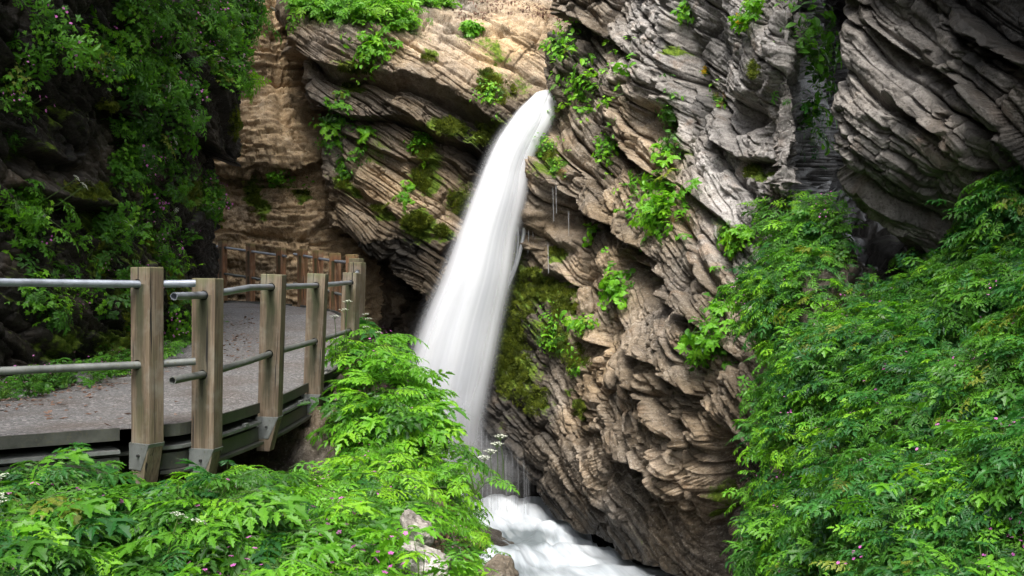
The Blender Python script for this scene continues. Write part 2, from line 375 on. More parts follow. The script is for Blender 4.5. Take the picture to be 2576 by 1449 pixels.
rock('right_cliff', b_, NR, (0.64, -0.77, -0.755), ampmask=lambda X, Y: 1-0.55*sstep(1120, 1300, Y-(X-1400)*0.35), amps=(0.14, 0.125, 0.060, 0.024), seed=8, fb=0.10, warp=1.0, thick=(1.0, 0.33, 0.11, 0.044), blen=(2.2, 1.05, 0.45, 0.25),
     feats=[('ledge', [(1430, 30), (1500, 75), (1560, 110), (1600, 150)], 0.25, 40, 0.55, 60),
            ('bump', 1620, 180, 90, 150, 20, 0.28),
            ('bump', 1760, 170, 70, 170, 0, -0.45), ('crack', [(1712, -60), (1708, 120), (1700, 330)], 12, 0.30),
            ('bump', 1920, 140, 80, 140, 0, 0.15),
            ('bump', 1640, 298, 30, 34, 0, -0.8),
            ('ledge', [(1520, 330), (1580, 385), (1640, 432), (1680, 450)], 0.22, 40, 0.5, 36),
            ('ledge', [(1400, 478), (1460, 520), (1530, 566), (1590, 606), (1640, 650)], 0.26, 60, 0.42, 50),
            ('bump', 1400, 560, 60, 70, 30, -0.5),
            ('bump', 1330, 540, 50, 30, 20, 0.35),
            ('bump', 1400, 590, 60, 26, 20, 0.45),
            ('ledge', [(1560, 640), (1600, 660), (1650, 690)], 0.15, 30, 0.7, 40),
            ('ledge', [(1340, 700), (1420, 690), (1480, 720)], 0.1, 30, 0.3, 40),
            ('ledge', [(1600, 690), (1700, 770), (1790, 850), (1850, 900)], 0.15, 60, 0.32, 28),
            ('ledge', [(1540, 800), (1640, 900), (1740, 1010), (1800, 1090)], 0.15, 60, 0.34, 32),
            ('ledge', [(1480, 850), (1560, 905), (1640, 985)], 0.15, 40, 0.35, 26),
            ('ledge', [(1480, 1080), (1560, 1130), (1640, 1180)], 0.12, 40, 0.26, 28),
            ('ledge', [(1600, 1000), (1680, 1110), (1740, 1230), (1780, 1320)], 0.12, 50, 0.28, 28),
            ('crack', [(1660, 930), (1680, 1080), (1720, 1230)], 12, 0.22),
            ('bump', 1600, 930, 60, 90, 30, 0.08), ('bump', 1530, 1200, 70, 130, -30, 0.10),
            ('ledge', [(1190, 1060), (1260, 1110), (1330, 1200), (1420, 1290), (1500, 1335), (1600, 1400), (1690, 1440)], 0.15, 120, 0.9, 120),
            ('crack', [(1770, 1130), (1790, 1300), (1790, 1460)], 30, 0.7),
            ('bump', 1860, 290, 34, 40, 0, -0.5), ('bump', 1810, 420, 16, 14, 0, -0.2),
            ('ledge', [(1720, 470), (1800, 540), (1880, 600)], 0.15, 40, 0.25, 26), ('ledge', [(1760, 330), (1850, 390), (1960, 420)], 0.15, 40, 0.22, 26)],
     blobs=[(1400, 640, 26, 16, 1.1), (1340, 690, 30, 20, 1.0), (1370, 730, 70, 40, 0.7), (1290, 740, 70, 110, 0.72), (1285, 910, 70, 130, 0.74), (1340, 1010, 60, 60, 0.45), (1420, 760, 60, 60, 0.55), (1450, 900, 50, 60, 0.42), (1395, 850, 60, 50, 0.8), (1300, 620, 40, 60, 0.5),
            (1375, 390, 50, 40, 0.7), (1460, 1030, 20, 24, 0.9), (1420, 980, 16, 12, 0.8), (1900, 175, 14, 24, 0.9), (1890, 430, 18, 18, 0.8), (1850, 600, 34, 30, 0.8), (1780, 1250, 40, 90, 0.55), (1770, 1330, 20, 14, 0.8),
            (1690, 130, 22, 14, 0.7), (1600, 1360, 60, 60, 0.35), (1690, 380, 20, 30, 0.6)],
     attrs=dict(gold=lambda X, Y, Q: 0.10+0.35*fbm(Q*0.8+3, 3)+0.35*blob(X, Y, 1480, 620, 120, 130)+0.35*blob(X, Y, 1560, 1000, 140, 200),
                grey=lambda X, Y, Q: np.maximum(0.95*sstep(1490, 1650, X-(Y-100)*0.42)*(1-sstep(620, 800, Y)), 0.10)-0.15*blob(X, Y, 1420, 100, 80, 120),
                wet_shade=lambda X, Y, Q: np.maximum.reduce([0.95*blob(X, Y, 1770, 150, 62, 190)*(0.6+fbm(Q*2, 3)), 0.75*sstep(1440, 1330, X)*sstep(470, 560, Y), 0.9*sstep(-60, 120, Y-(1020+(X-1200)*0.74)), 0.8*sstep(1740, 1800, X)*sstep(1050, 1200, Y), 1.0*sstep(2010, 2060, X), 0.7*blob(X, Y, 1420, 110, 60, 70), 0.8*blob(X, Y, 1500, 590, 120, 60), 0.55*blob(X, Y, 1300, 900, 110, 200), 0.5*blob(X, Y, 1640, 1000, 110, 60), 0.55*blob(X, Y, 1920, 530, 60, 60), 0.12*sstep(640, 800, Y)])), mossup=0.13)  # real wetness, plus painted shade in the cleft, underside and toe

# ------------------------------------------------------------------ the dark overhanging rock, upper right
rows = [
 [(2330, -1300, 14), (1900, -1300, 10.6), (2300, -1300, 7.6), (2600, -1300, 5.4), (3100, -1300, 4.0), (4200, -1300, 3)],
 [(2330, -500, 14), (1985, -500, 10.2), (2300, -500, 7.8), (2600, -500, 6.2), (3100, -500, 4.8), (4200, -500, 3.4)],  # unseen cap leaning over the cleft, shaped to keep it dark
 [(2330, -80, 13), (2135, -80, 9.6), (2300, -80, 8.3), (2560, -80, 7.2), (3100, -80, 5.6), (4200, -80, 3.8)],
 [(2330, 120, 12), (2135, 120, 9.4), (2300, 120, 8.4), (2560, 120, 7.2), (3100, 120, 5.8), (4200, 120, 4.0)],
 [(2330, 290, 12), (2100, 290, 9.2), (2280, 290, 8.2), (2540, 290, 7.2), (3100, 290, 5.8), (4200, 290, 4.0)],
 [(2350, 400, 12), (2118, 400, 9.2), (2280, 400, 8.3), (2540, 400, 7.3), (3100, 400, 5.9), (4200, 400, 4.1)],
 [(2400, 490, 12), (2185, 490, 9.3), (2320, 490, 8.5), (2560, 490, 7.5), (3100, 490, 6.0), (4200, 490, 4.2)],
 [(2460, 580, 12), (2275, 580, 9.4), (2400, 580, 8.8), (2600, 580, 7.8), (3100, 580, 6.4), (4200, 580, 4.4)],
 [(2600, 680, 11.5), (2380, 680, 9.5), (2480, 680, 9.0), (2660, 680, 8.2), (3100, 680, 7), (4200, 680, 4.6)],
 [(2700, 900, 11), (2460, 900, 9.8), (2560, 900, 9.4), (2700, 900, 8.8), (3100, 900, 7), (4200, 900, 4.6)]]
b_ = patch(rows, [20, 40, 60, 60, 44, 40, 40, 40, 24], [60, 90, 130, 50, 24])
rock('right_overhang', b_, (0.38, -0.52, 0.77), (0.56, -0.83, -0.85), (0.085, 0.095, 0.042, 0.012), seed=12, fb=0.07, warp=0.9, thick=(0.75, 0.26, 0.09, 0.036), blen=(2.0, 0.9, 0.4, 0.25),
     feats=[('ledge', [(2190, 60), (2260, 120), (2380, 190), (2440, 240), (2520, 330), (2600, 420)], 0.16, 40, 0.24, 40),
            ('ledge', [(2250, 260), (2320, 330), (2400, 420), (2470, 480)], 0.14, 40, 0.28, 26),
            ('ledge', [(2170, 200), (2260, 260), (2360, 340)], 0.12, 40, 0.14, 26),
            ('ledge', [(2100, 420), (2180, 500), (2270, 570), (2360, 640), (2440, 720)], 0.06, 60, 0.5, 80),
            ('ledge', [(2400, 60), (2500, 120), (2600, 190)], 0.14, 30, 0.2, 30)],
     attrs=dict(gold=lambda X, Y, Q: 0.1+0.2*fbm(Q*1.2, 2), grey=lambda X, Y, Q: 0.75+0.1*X*0, wet_shade=lambda X, Y, Q: 0.48+0.5*sstep(2320, 2560, X+(200-Y)*0.6)+0.25*fbm(Q*1.5, 2)), mossup=0.0)  # shade towards the upper right painted into the rock colour

# ------------------------------------------------------------------ the dark left cliff along the path (plan curve x(y), leaning in with height)
ys = np.array([-6, 0, 4, 6.5, 8.5, 10.5, 12.5, 14.2, 15.0, 15.5, 17.5, 21.0])
xb = np.array([-5.6, -5.3, -5.2, -4.9, -4.35, -4.2, -4.15, -4.22, -4.35, -4.9, -5.9, -8.5])
zs = np.array([-1.9, -0.9, -0.2, 0.5, 1.2, 1.8, 2.3, 3.2, 4.5, 7.0, 10.0, 13.0])
lean = np.array([-0.12, -0.02, -0.02, -0.08, -0.12, -0.10, 0.10, 0.24, 0.34, 0.5, 0.4, 0.1])
b0 = np.zeros((len(zs), len(ys), 3))
for i, z in enumerate(zs):
    for j, yy in enumerate(ys):
        b0[i, j] = (xb[j]+lean[i]*(1.0 if yy < 15.2 else 0.8) - max(0, z-4)*0.06*(yy < 8), yy + (0.25*lean[i] if 13.5 < yy < 16 else 0), z)
b0 = b0[::-1]
b_ = crom(crom(b0, [12, 16, 30, 46, 44, 40, 46, 46, 46, 46, 30], 0), [10, 16, 40, 70, 80, 80, 76, 56, 40, 40, 20], 1)
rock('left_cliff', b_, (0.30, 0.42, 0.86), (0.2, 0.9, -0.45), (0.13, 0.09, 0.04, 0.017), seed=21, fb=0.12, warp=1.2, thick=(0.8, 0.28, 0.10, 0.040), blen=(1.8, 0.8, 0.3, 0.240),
     feats=[('ledge', [(30, 330), (90, 350), (150, 400), (190, 430)], 0.16, 40, 0.25, 60),
            ('ledge', [(60, 470), (160, 500), (280, 530), (330, 560)], 0.16, 40, 0.28, 70),
            ('ledge', [(230, 260), (290, 280), (360, 300)], 0.14, 30, 0.2, 50),
            ('ledge', [(380, 330), (480, 330), (560, 400), (600, 420)], 0.2, 40, 0.3, 40)],
     blobs=[(220, 480, 80, 40, 0.8), (470, 480, 50, 50, 0.9), (270, 265, 40, 30, 0.8), (590, 310, 24, 60, 0.9), (260, 620, 22, 140, 0.6), (330, 760, 40, 130, 0.75), (440, 720, 40, 80, 0.6), (300, 850, 90, 40, 0.8), (460, 850, 40, 50, 0.8), (60, 700, 60, 80, 0.4), (90, 390, 60, 40, 0.6), (380, 600, 30, 60, 0.5), (560, 540, 14, 50, 0.6), (160, 640, 60, 60, 0.55), (320, 640, 60, 60, 0.55), (200, 860, 120, 50, 0.6), (420, 560, 60, 40, 0.5), (130, 280, 80, 60, 0.4)],
     attrs=dict(gold=lambda X, Y, Q: 0.05+0*X, grey=lambda X, Y, Q: 0.25+0.5*blob(X, Y, 560, 640, 60, 160)+0.4*fbm(Q*1.7, 3), wet_shade=lambda X, Y, Q: 1.05+0.3*fbm(Q*1.3+3, 3)-0.30*blob(X, Y, 220, 420, 200, 60)-0.2*blob(X, Y, 240, 790, 120, 60)), mossup=0.22)

# the gorge goes on beside and behind the camera; unseen wall added to cut side light
ys_ = np.array([-14, -8, -4, -1, 2, 4.5, 7]); zs_ = np.array([-3, -1, 1, 3, 5, 8, 12.0])
g0 = np.array([[(5.6-0.10*max(0, z)-0.10*max(0, z-3)*0+0.14*abs(yy-1)*0.5, yy, z) for yy in ys_[::-1]] for z in zs_[::-1]])
b_ = crom(crom(g0, [8]*6, 0), [8]*6, 1)
rock('unseen_gorge_wall', b_, (0.62, 0.1, 0.75), (0.7, -0.1, -0.6), (0.12, 0.06, 0.0, 0.0), seed=14, fb=0.1, attrs=dict(grey=lambda X, Y, Q: 0.3+0*X, wet_shade=lambda X, Y, Q: 0.5+0*X))
g1 = np.array([[(x, -14.0-0.3*abs(x)*0, z) for x in (-8, -4, 0, 4, 8)] for z in (9, 5, 2, -1, -4.0)])
# ------------------------------------------------------------------ ground of the near bank, falling off into the stream bed
ye = np.array([-6, 2, 4.5, 5, 6, 7, 8, 9, 10.5, 12, 14, 17, 20, 24.0])
xe = np.array([1.0, 0.30, -0.12, -0.22, -0.30, -0.42, -0.66, -0.98, -1.5, -1.75, -2.3, -3.0, -4.6, -6])
zi_ = np.array([-1.5, -1.36, -1.30, -1.30, -1.32, -1.34, -1.12, -0.80, -0.56, -0.75, -1.0, -0.95, -0.9, -0.8])
DECK = [(-7.2, 3.0), (-5.2, 4.17), (-2.91, 5.66), (-2.23, 6.1), (-1.97, 6.4), (-1.79, 7.5), (-1.73, 8.9), (-1.65, 10.4), (-1.80, 11.8), (-2.08, 13.3), (-2.40, 15.0), (-2.94, 16.6), (-3.39, 17.4), (-3.78, 18.0), (-4.33, 18.7), (-5.2, 19.8), (-7.5, 22.0)]
def zpath(y): return -0.885 + 0.435*sstep(8.0, 16.5, y)*1.0 + 0.16*sstep(14, 20, y)
gx = np.concatenate([np.linspace(-9, -3, 50, endpoint=False), np.linspace(-3, 1.2, 250, endpoint=False), np.linspace(1.2, 6, 40)])
gy = np.concatenate([np.linspace(-6, 2, 30, endpoint=False), np.linspace(2, 12, 300, endpoint=False), np.linspace(12, 24, 80)])
X, Y = np.meshgrid(gx, gy[::-1])
XE = np.interp(Y, ye, xe) + 0.12*fbm(np.stack([X*0+3, Y*1.3, X*0], -1), 3); ZI = np.interp(Y, ye, zi_)
e = X-XE
Z = ZI - 3.6*sstep(-0.12, 1.25, e) - 0.28*sstep(-0.9, 0, e)*sstep(4, 5.5, Y)*(Y < 9) - 0.9*np.exp(-(((X+2.15)/0.75)**2+((Y-7.9)/1.15)**2)) - 0.25*sstep(-2.0, -2.6, X)*sstep(5.2, 7, Y)
dk = np.interp(Y, [q[1] for q in DECK], [q[0] for q in DECK])
Z = np.where((X < dk+0.1) & (Y > 6.3), np.minimum(Z, zpath(Y)-0.30), Z)
Z += 0.07*fbm(np.stack([X, Y, Z], -1)*1.8, 4)
G = np.stack([X, Y, Z], -1)
rock('bank_ground', G, (0.3, 0.1, 0.95), (1, 0, 0), (0.05, 0.04, 0.02, 0.01), seed=31, fb=0.05, thick=(0.5, 0.2, 0.08, 0.04), blen=(0.9, 0.4, 0.2, 0.2),
     attrs=dict(gold=lambda X, Y, Q: 0.15+0.2*fbm(Q*2, 2), grey=lambda X, Y, Q: 0.1*X*0+0.05, wet_shade=lambda X, Y, Q: 0.35+0.4*sstep(-1.8, -3.2, Q[..., 2])), mossup=0.30, side=1, flip=False)

# the steep vegetated bank on the right
RB = [
 [(1780, 430, 11.5), (1895, 470, 10.4), (2030, 540, 9.8), (2180, 700, 9.6), (2330, 690, 9.3), (2480, 560, 8.6), (2680, 430, 7.5), (3100, 300, 5.6)],
 [(1760, 600, 10.6), (1880, 610, 9.5), (2020, 690, 8.9), (2170, 790, 8.4), (2320, 770, 8.0), (2470, 680, 7.4), (2680, 600, 6.4), (3100, 560, 4.8)],
 [(1770, 800, 9.8), (1880, 790, 8.7), (2010, 840, 7.9), (2160, 900, 7.3), (2320, 890, 6.8), (2480, 850, 6.2), (2680, 820, 5.4), (3100, 800, 4.0)],
 [(1790, 960, 9.2), (1890, 940, 8.0), (2010, 960, 7.1), (2160, 1010, 6.4), (2320, 1010, 5.9), (2480, 1000, 5.4), (2700, 980, 4.6), (3200, 980, 3.4)],
 [(1780, 1140, 8.6), (1850, 1110, 7.2), (1990, 1110, 6.2), (2150, 1150, 5.5), (2320, 1160, 5.0), (2480, 1170, 4.6), (2740, 1180, 3.9), (3300, 1200, 2.9)],
 [(1800, 1330, 8.4), (1850, 1300, 6.7), (1980, 1290, 5.5), (2150, 1320, 4.8), (2320, 1340, 4.35), (2500, 1360, 4.0), (2800, 1380, 3.3), (3500, 1400, 2.4)],
 [(1830, 1560, 8.2), (1865, 1540, 6.3), (1990, 1530, 4.9), (2160, 1540, 4.2), (2340, 1560, 3.8), (2540, 1580, 3.4), (2900, 1620, 2.8), (3700, 1650, 2.0)],
 [(1800, 2600, 7.8), (1800, 2500, 5.4), (2000, 2300, 4.0), (2200, 2200, 3.3), (2400, 2150, 3.0), (2700, 2150, 2.7), (3100, 2200, 2.2), (4000, 2300, 1.6)]]
for r_ in RB:
    for j_ in range(5):
        x_, y_, d_ = r_[j_]; r_[j_] = (x_+(145, 140, 105, 45, 10)[j_], y_+(60, 50, 20, 0, 0)[j_]*(y_ < 1000), d_)
rbase = patch(RB, [24, 30, 30, 32, 34, 36, 24], [30, 30, 30, 30, 30, 24, 16])
rbase = rbase + np.array([0.10, 0.22, -0.16])*1.0
rock('right_bank', rbase, NR, (0.7, -0.2, -0.6), (0.08, 0.06, 0.02, 0.01), seed=33, fb=0.08, attrs=dict(gold=lambda X, Y, Q: 0.1+0*X, grey=lambda X, Y, Q: 0.15+0*X, wet_shade=lambda X, Y, Q: 0.7+0*X), mossup=0.2)

# ------------------------------------------------------------------ gravel path
def gravel_material():
    m, nt, b, o = mat_new('gravel'); N = NB(nt)
    pos = N.n('ShaderNodeTexCoord').outputs['Object']
    v = N.n('ShaderNodeTexVoronoi'); v.inputs['Scale'].default_value = 48; N.l(pos, v.inputs['Vector'])
    v2 = N.n('ShaderNodeTexVoronoi'); v2.inputs['Scale'].default_value = 110; N.l(pos, v2.inputs['Vector'])
    n1 = N.noise(pos, 1.3, 5); n2 = N.noise(pos, 22, 4)
    sp = N.n('ShaderNodeSeparateColor'); N.l(v.outputs['Color'], sp.inputs[0])
    sp2 = N.n('ShaderNodeSeparateColor'); N.l(v2.outputs['Color'], sp2.inputs[0])
    c = N.ramp(sp.outputs[0], [(0, (.078, .075, .074)), (0.5, (.106, .104, .106)), (0.85, (.17, .167, .17)), (1, (.46, .43, .42))])
    c = N.mix(0.5, c, N.ramp(sp2.outputs[1], [(0, (.07, .06, .055)), (0.6, (.111, .109, .11)), (1, (.29, .285, .285))]))
    c = N.mix(N.math('MULTIPLY', N.ramp(n1, [(0.45, 0), (0.68, 1)]), 0.55), c, (.085, .060, .045))
    N.l(c, b.inputs['Base Color']); b.inputs['Roughness'].default_value = 0.9
    h = N.math('ADD', N.math('MULTIPLY', v.outputs['Distance'], -0.7), N.math('MULTIPLY', n2, 0.5))
    h = N.math('ADD', h, N.math('MULTIPLY', v2.outputs['Distance'], -0.4))
    N.l(N.bump(h, 0.9, 0.02), b.inputs['Normal'])
    return m
GRAVEL = gravel_material()
LEFTE = [(-9.0, 6.4), (-8.2, 7.5), (-7.0, 8.6), (-5.8, 9.0), (-5.4, 9.2), (-5.4, 9.6), (-5.3, 10.2), (-5.3, 11.2), (-5.3, 12.3), (-5.3, 13.5), (-5.5, 15), (-5.9, 16.4), (-6.6, 17.4), (-7.4, 18), (-8.2, 18.7), (-9, 20), (-11, 22)]
nseg = [6, 14, 10, 6, 12, 14, 14, 12, 12, 12, 12, 8, 8, 8, 8, 8]
dk_ = crom(np.array(DECK, float)[:, None, :], nseg, 0)[:, 0]
tg = np.gradient(dk_, axis=0); tg /= np.linalg.norm(tg, axis=1)[:, None]
er = dk_ + np.stack([-tg[:, 1], tg[:, 0]], -1)*0.11; el = crom(np.array(LEFTE, float)[:, None, :], nseg, 0)[:, 0]
t = np.linspace(0, 1, 60)[None, :, None]
XY = el[:, None, :]*(1-t)+er[:, None, :]*t
Zp = zpath(XY[..., 1]) + 0.018*fbm(np.concatenate([XY*1.2, XY[..., :1]*0], -1), 3) + 0.22*np.exp(-((XY[..., 0]+4.45)/0.28)**2)*(XY[..., 1] < 15.2)*(XY[..., 1] > 6)*0.45
me = mesh_grid('path', np.concatenate([XY, Zp[..., None]], -1)[::-1], None, GRAVEL)
path = tag(link('path', me), kind='structure')
WALLS['path'] = (np.concatenate([XY, Zp[..., None]], -1).reshape(-1, 3), np.tile([0, 0, 1.0], (XY.shape[0]*XY.shape[1], 1)))

# ------------------------------------------------------------------ water
def water_material(name, uvscale, edge=True, dens=(0.30, 0.62), blue=0.0):
    m, nt, b, o = mat_new(name); N = NB(nt)
    uv = N.n('ShaderNodeTexCoord').outputs['UV']
    n1 = N.noise(uv, 1.0, 3, 0.5, 0.25, mapscale=uvscale)
    n2 = N.noise(uv, 1.0, 3, 0.5, 0.2, mapscale=(uvscale[0]*2.3, uvscale[1]*1.2, 1))
    s = N.math('ADD', N.math('MULTIPLY', n1, 0.6), N.math('MULTIPLY', n2, 0.4))
    col = N.ramp(s, [(0.25, (.66, .675, .73)), (0.55, (.80, .81, .835))])
    b.inputs['Roughness'].default_value = 0.6; b.inputs['Specular IOR Level'].default_value = 0.2
    N.l(col, b.inputs['Base Color'])
    tl = N.n('ShaderNodeBsdfTranslucent'); tl.inputs[0].default_value = (.85, .87, .9, 1)
    mx = N.n('ShaderNodeMixShader'); mx.inputs[0].default_value = 0.35
    N.l(b.outputs[0], mx.inputs[1]); N.l(tl.outputs[0], mx.inputs[2])
    a = N.attr('alpha')
    al = N.math('ADD', a, N.math('MULTIPLY', N.math('SUBTRACT', s, 0.5), N.attr('rag')), True)
    tr = N.n('ShaderNodeBsdfTransparent')
    m2 = N.n('ShaderNodeMixShader'); N.l(al, m2.inputs[0]); N.l(tr.outputs[0], m2.inputs[1]); N.l(mx.outputs[0], m2.inputs[2])
    N.l(m2.outputs[0], o.inputs['Surface'])
    return m
FALLM = water_material('falling_water', (6, 0.45, 1))
THREADM = water_material('water_thread', (3, 2, 1))

def fall_mesh(name, rows, off, mat, nu=60, nv=160, bulge=0.35, soft=0.16, top=0.0, bot=0.0, alpha=1.0, rag=0.8, seed=0, flat=False):
    """rows: (py, left px, right px, depth)"""
    r = np.array(rows, float)
    tt = np.linspace(0, 1, len(r)); tv = np.linspace(0, 1, nv)
    cr = crom(r[:, None, :], [max(2, nv//(len(r)-1))]*(len(r)-1), 0)[:, 0]
    nv = len(cr); tv = np.linspace(0, 1, nv)
    u = np.linspace(0, 1, nu)
    px = cr[:, 1:2]*(1-u)+cr[:, 2:3]*u
    d = cr[:, 3:4] - bulge*np.sin(u*PI)[None, :] + off
    py = np.broadcast_to(cr[:, 0:1], px.shape)
    P = np.stack([(px-1288)/F*cr[:, 3:4], d, -(py-724.5)/F*cr[:, 3:4]], -1)
    V, U = np.meshgrid(tv, u, indexing='ij')
    P[..., 1] += 0.035*fbm(np.stack([U*4+seed, V*1.2, U*0], -1), 2)*(0.3+V)
    a = np.minimum(sstep(0, soft, U), sstep(1, 1-soft*0.8, U))*alpha
    if top: a = a*sstep(0, top, V)
    if bot: a = a*sstep(1, 1-bot, V)
    rg = rag*(1-0.8*np.exp(-((U-0.42)/0.30)**2))
    return mesh_grid(name, P, dict(alpha=a, rag=rg*np.minimum(1, a*6)), mat, uv=True)

FR0 = [(236, 1350, 1408, 18.9), (250, 1336, 1404, 18.4), (275, 1308, 1398, 18.1), (310, 1280, 1388, 17.85), (360, 1248, 1362, 17.6), (420, 1220, 1337, 17.4), (500, 1186, 1322, 17.2), (600, 1146, 1300, 17.05), (700, 1106, 1278, 16.95), (800, 1062, 1258, 16.9), (900, 1026, 1240, 16.85), (1000, 1000, 1222, 16.85), (1090, 1010, 1210, 16.85), (1290, 1030, 1200, 16.85)]
FR = [(y, l-10, r+(6 if y < 650 else 16), d-0.1) for y, l, r, d in FR0]
wf = tag(bpy.data.objects.new('waterfall', None), kind='structure'); COL.objects.link(wf)
link('water_sheet', fall_mesh('water_sheet', FR, 0, FALLM, alpha=1.3, rag=0.8, soft=0.26, bot=0.22), wf)
FR2 = [(y, l+14, r-22, d) for y, l, r, d in FR]
link('water_sheet', fall_mesh('water_sheet_inner', FR2, -0.12, FALLM, alpha=0.62, rag=1.4, soft=0.35, seed=5, bot=0.25, top=0.06), wf)
FR3 = [(y, l-18, r+10, d) for y, l, r, d in FR[2:]]
link('spray_veil', fall_mesh('spray_veil', FR3, 0.14, FALLM, alpha=0.55, rag=1.0, soft=0.4, seed=9, top=0.2, bot=0.1), wf)

# thin threads of water running off the mossy rock beside the fall and dripping over the pool
def thread(pts, wpx, d, alpha, rg=0.5):
    rows_ = [(y, x-wpx/2, x+wpx/2, d) for x, y in pts]
    return fall_mesh('water_thread', rows_, 0, THREADM, nu=6, nv=30, bulge=0.02, soft=0.4, top=0.15, bot=0.08, alpha=alpha, rag=rg)
tr_ = tag(bpy.data.objects.new('trickling_water', None), 'thin white water threads trickling down the mossy rock right of the main fall', 'trickle'); COL.objects.link(tr_)
tr_.location = un(1290, 600, 17.2)
def addt(root, me):
    o = link('thread', me, root); o.matrix_parent_inverse = Matrix.Translation(root.location).inverted()
for (pts, wpx, a) in [([(1322, 495), (1312, 530), (1318, 580), (1306, 640), (1290, 690), (1268, 735)], 13, 0.9), ([(1318, 500), (1300, 545), (1304, 600), (1296, 660), (1280, 700)], 7, 0.8), ([(1330, 470), (1332, 520)], 5, .5), ([(1337, 470), (1339, 540)], 4, .5),
                      ([(1328, 525), (1330, 575), (1328, 640)], 4, 0.7), ([(1335, 530), (1340, 580), (1344, 650)], 4, 0.6), ([(1270, 720), (1262, 760), (1250, 800)], 10, 0.8), ([(1390, 450), (1393, 560)], 3, 0.5), ([(1398, 455), (1400, 540)], 3, 0.45), ([(1430, 530), (1431, 600)], 3, .4), ([(1378, 610), (1380, 690)], 3, .5)]:
    addt(tr_, thread(pts, wpx, 17.35 if pts[0][0] < 1350 else 16.6, a))
dr = tag(bpy.data.objects.new('dripping_water', None), 'curtain of thin drips falling from the mossy undercut into the pool', 'drips'); COL.objects.link(dr)
dr.location = un(1260, 1180, 16.6)
rr = random.Random(4)
for k in range(46):
    x = 1212+rr.random()**1.3*125; top_ = 1085+(x-1212)*0.75+rr.uniform(-14, 30); 
    addt(dr, thread([(x, top_), (x+rr.uniform(-1, 2), top_+60), (x+rr.uniform(-1, 3), 1285+(x-1212)*0.12)], rr.choice([1.3, 1.6, 2, 2.4]), 16.75-(x-1212)*0.004, rr.uniform(0.12, 0.34)))

# fine spray hanging over the foot of the fall
def mist(loc, r):
    bm = bmesh.new(); bmesh.ops.create_icosphere(bm, subdivisions=3, radius=1.0)
    me = bpy.data.meshes.new('spray_mist'); bm.to_mesh(me); bm.free()
    m = bpy.data.materials.new('spray_mist'); m.use_nodes = True; nt = m.node_tree; nt.nodes.clear(); N = NB(nt)
    o = N.n('ShaderNodeOutputMaterial'); v = N.n('ShaderNodeVolumePrincipled'); v.inputs['Color'].default_value = (.95, .96, .98, 1)
    pos = N.n('ShaderNodeTexCoord').outputs['Object']
    ln = N.n('ShaderNodeVectorMath', operation='LENGTH'); N.l(pos, ln.inputs[0])
    f = N.math('SUBTRACT', 1.0, ln.outputs['Value'], True); f = N.math('POWER', f, 1.4)
    f = N.math('MULTIPLY', f, N.ramp(N.noise(pos, 2.2, 3, 0.5), [(0.35, 0.35), (0.65, 1)]))
    N.l(N.math('MULTIPLY', f, 0.9), v.inputs['Density']); N.l(v.outputs[0], o.inputs['Volume'])
    me.materials.append(m)
    return tag(link('spray_mist', me, None, loc, (0, 0, 0), r), kind='stuff')
import bmesh
mist(un(1190, 1190, 16.4), (1.15, 0.75, 0.95))

# the stream
def stream_material():
    m, nt, b, o = mat_new('stream_water'); N = NB(nt)
    uv = N.n('ShaderNodeTexCoord').outputs['UV']
    n1 = N.noise(uv, 1, 5, 0.55, 0.8, mapscale=(7, 2.6, 1)); n2 = N.noise(uv, 1, 5, 0.6, 0.5, mapscale=(26, 5, 1))
    s = N.math('ADD', N.math('ADD', N.math('MULTIPLY', n1, 0.55), N.math('MULTIPLY', n2, 0.25)), N.attr('foam'))
    c = N.ramp(s, [(0.34, (.12, .14, .15)), (0.50, (.33, .36, .39)), (0.64, (.52, .55, .585)), (0.88, (.74, .755, .775))])
    N.l(c, b.inputs['Base Color']); b.inputs['Roughness'].default_value = 0.45; b.inputs['Specular IOR Level'].default_value = 0.3
    N.l(N.bump(n1, 0.3, 0.1), b.inputs['Normal'])
    return m
ST = [
 [(1000, 1225, 18.4), (1120, 1228, 18.4), (1240, 1232, 18.2), (1340, 1240, 17.9), (1420, 1250, 17.6)],
 [(1000, 1264, 17.6), (1110, 1262, 17.5), (1210, 1264, 17.3), (1320, 1282, 17.0), (1420, 1300, 16.9)],
 [(1000, 1300, 17.0), (1120, 1296, 16.9), (1220, 1298, 16.7), (1340, 1304, 16.6), (1470, 1320, 16.4)],
 [(1000, 1352, 16.5), (1130, 1350, 16.4), (1250, 1356, 16.2), (1370, 1340, 16.1), (1490, 1350, 15.9)],
 [(1020, 1392, 16.0), (1150, 1388, 15.8), (1270, 1384, 15.6), (1400, 1380, 15.7), (1520, 1372, 15.5)],
 [(1040, 1420, 15.4), (1170, 1412, 15.2), (1300, 1408, 15.0), (1440, 1404, 15.1), (1580, 1400, 15.1)],
 [(1060, 1480, 14.6), (1200, 1470, 14.4), (1350, 1462, 14.2), (1520, 1450, 14.2), (1760, 1452, 14.2)],
 [(1100, 1650, 13.0), (1250, 1640, 12.8), (1450, 1620, 12.6), (1700, 1610, 12.6), (2000, 1610, 12.6)],
 [(1100, 2300, 9.0), (1250, 2300, 9.0), (1500, 2300, 9.0), (1800, 2300, 9.0), (2200, 2300, 9.0)]]
sb = patch(ST, [20, 24, 30, 30, 24, 30, 30, 20], [24, 30, 30, 30])
U, V = np.meshgrid(np.linspace(0, 1, sb.shape[1]), np.linspace(0, 1, sb.shape[0]))
sb[..., 2] += 0.15*fbm(np.stack([U*5, V*9, U*0], -1), 3) + 0.04*fbm(np.stack([U*16, V*12, U*0+4], -1), 2)
y_ = np.maximum(sb[..., 1], 1); PXs = 1288+F*sb[..., 0]/y_; PYs = 724.5-F*sb[..., 2]/y_
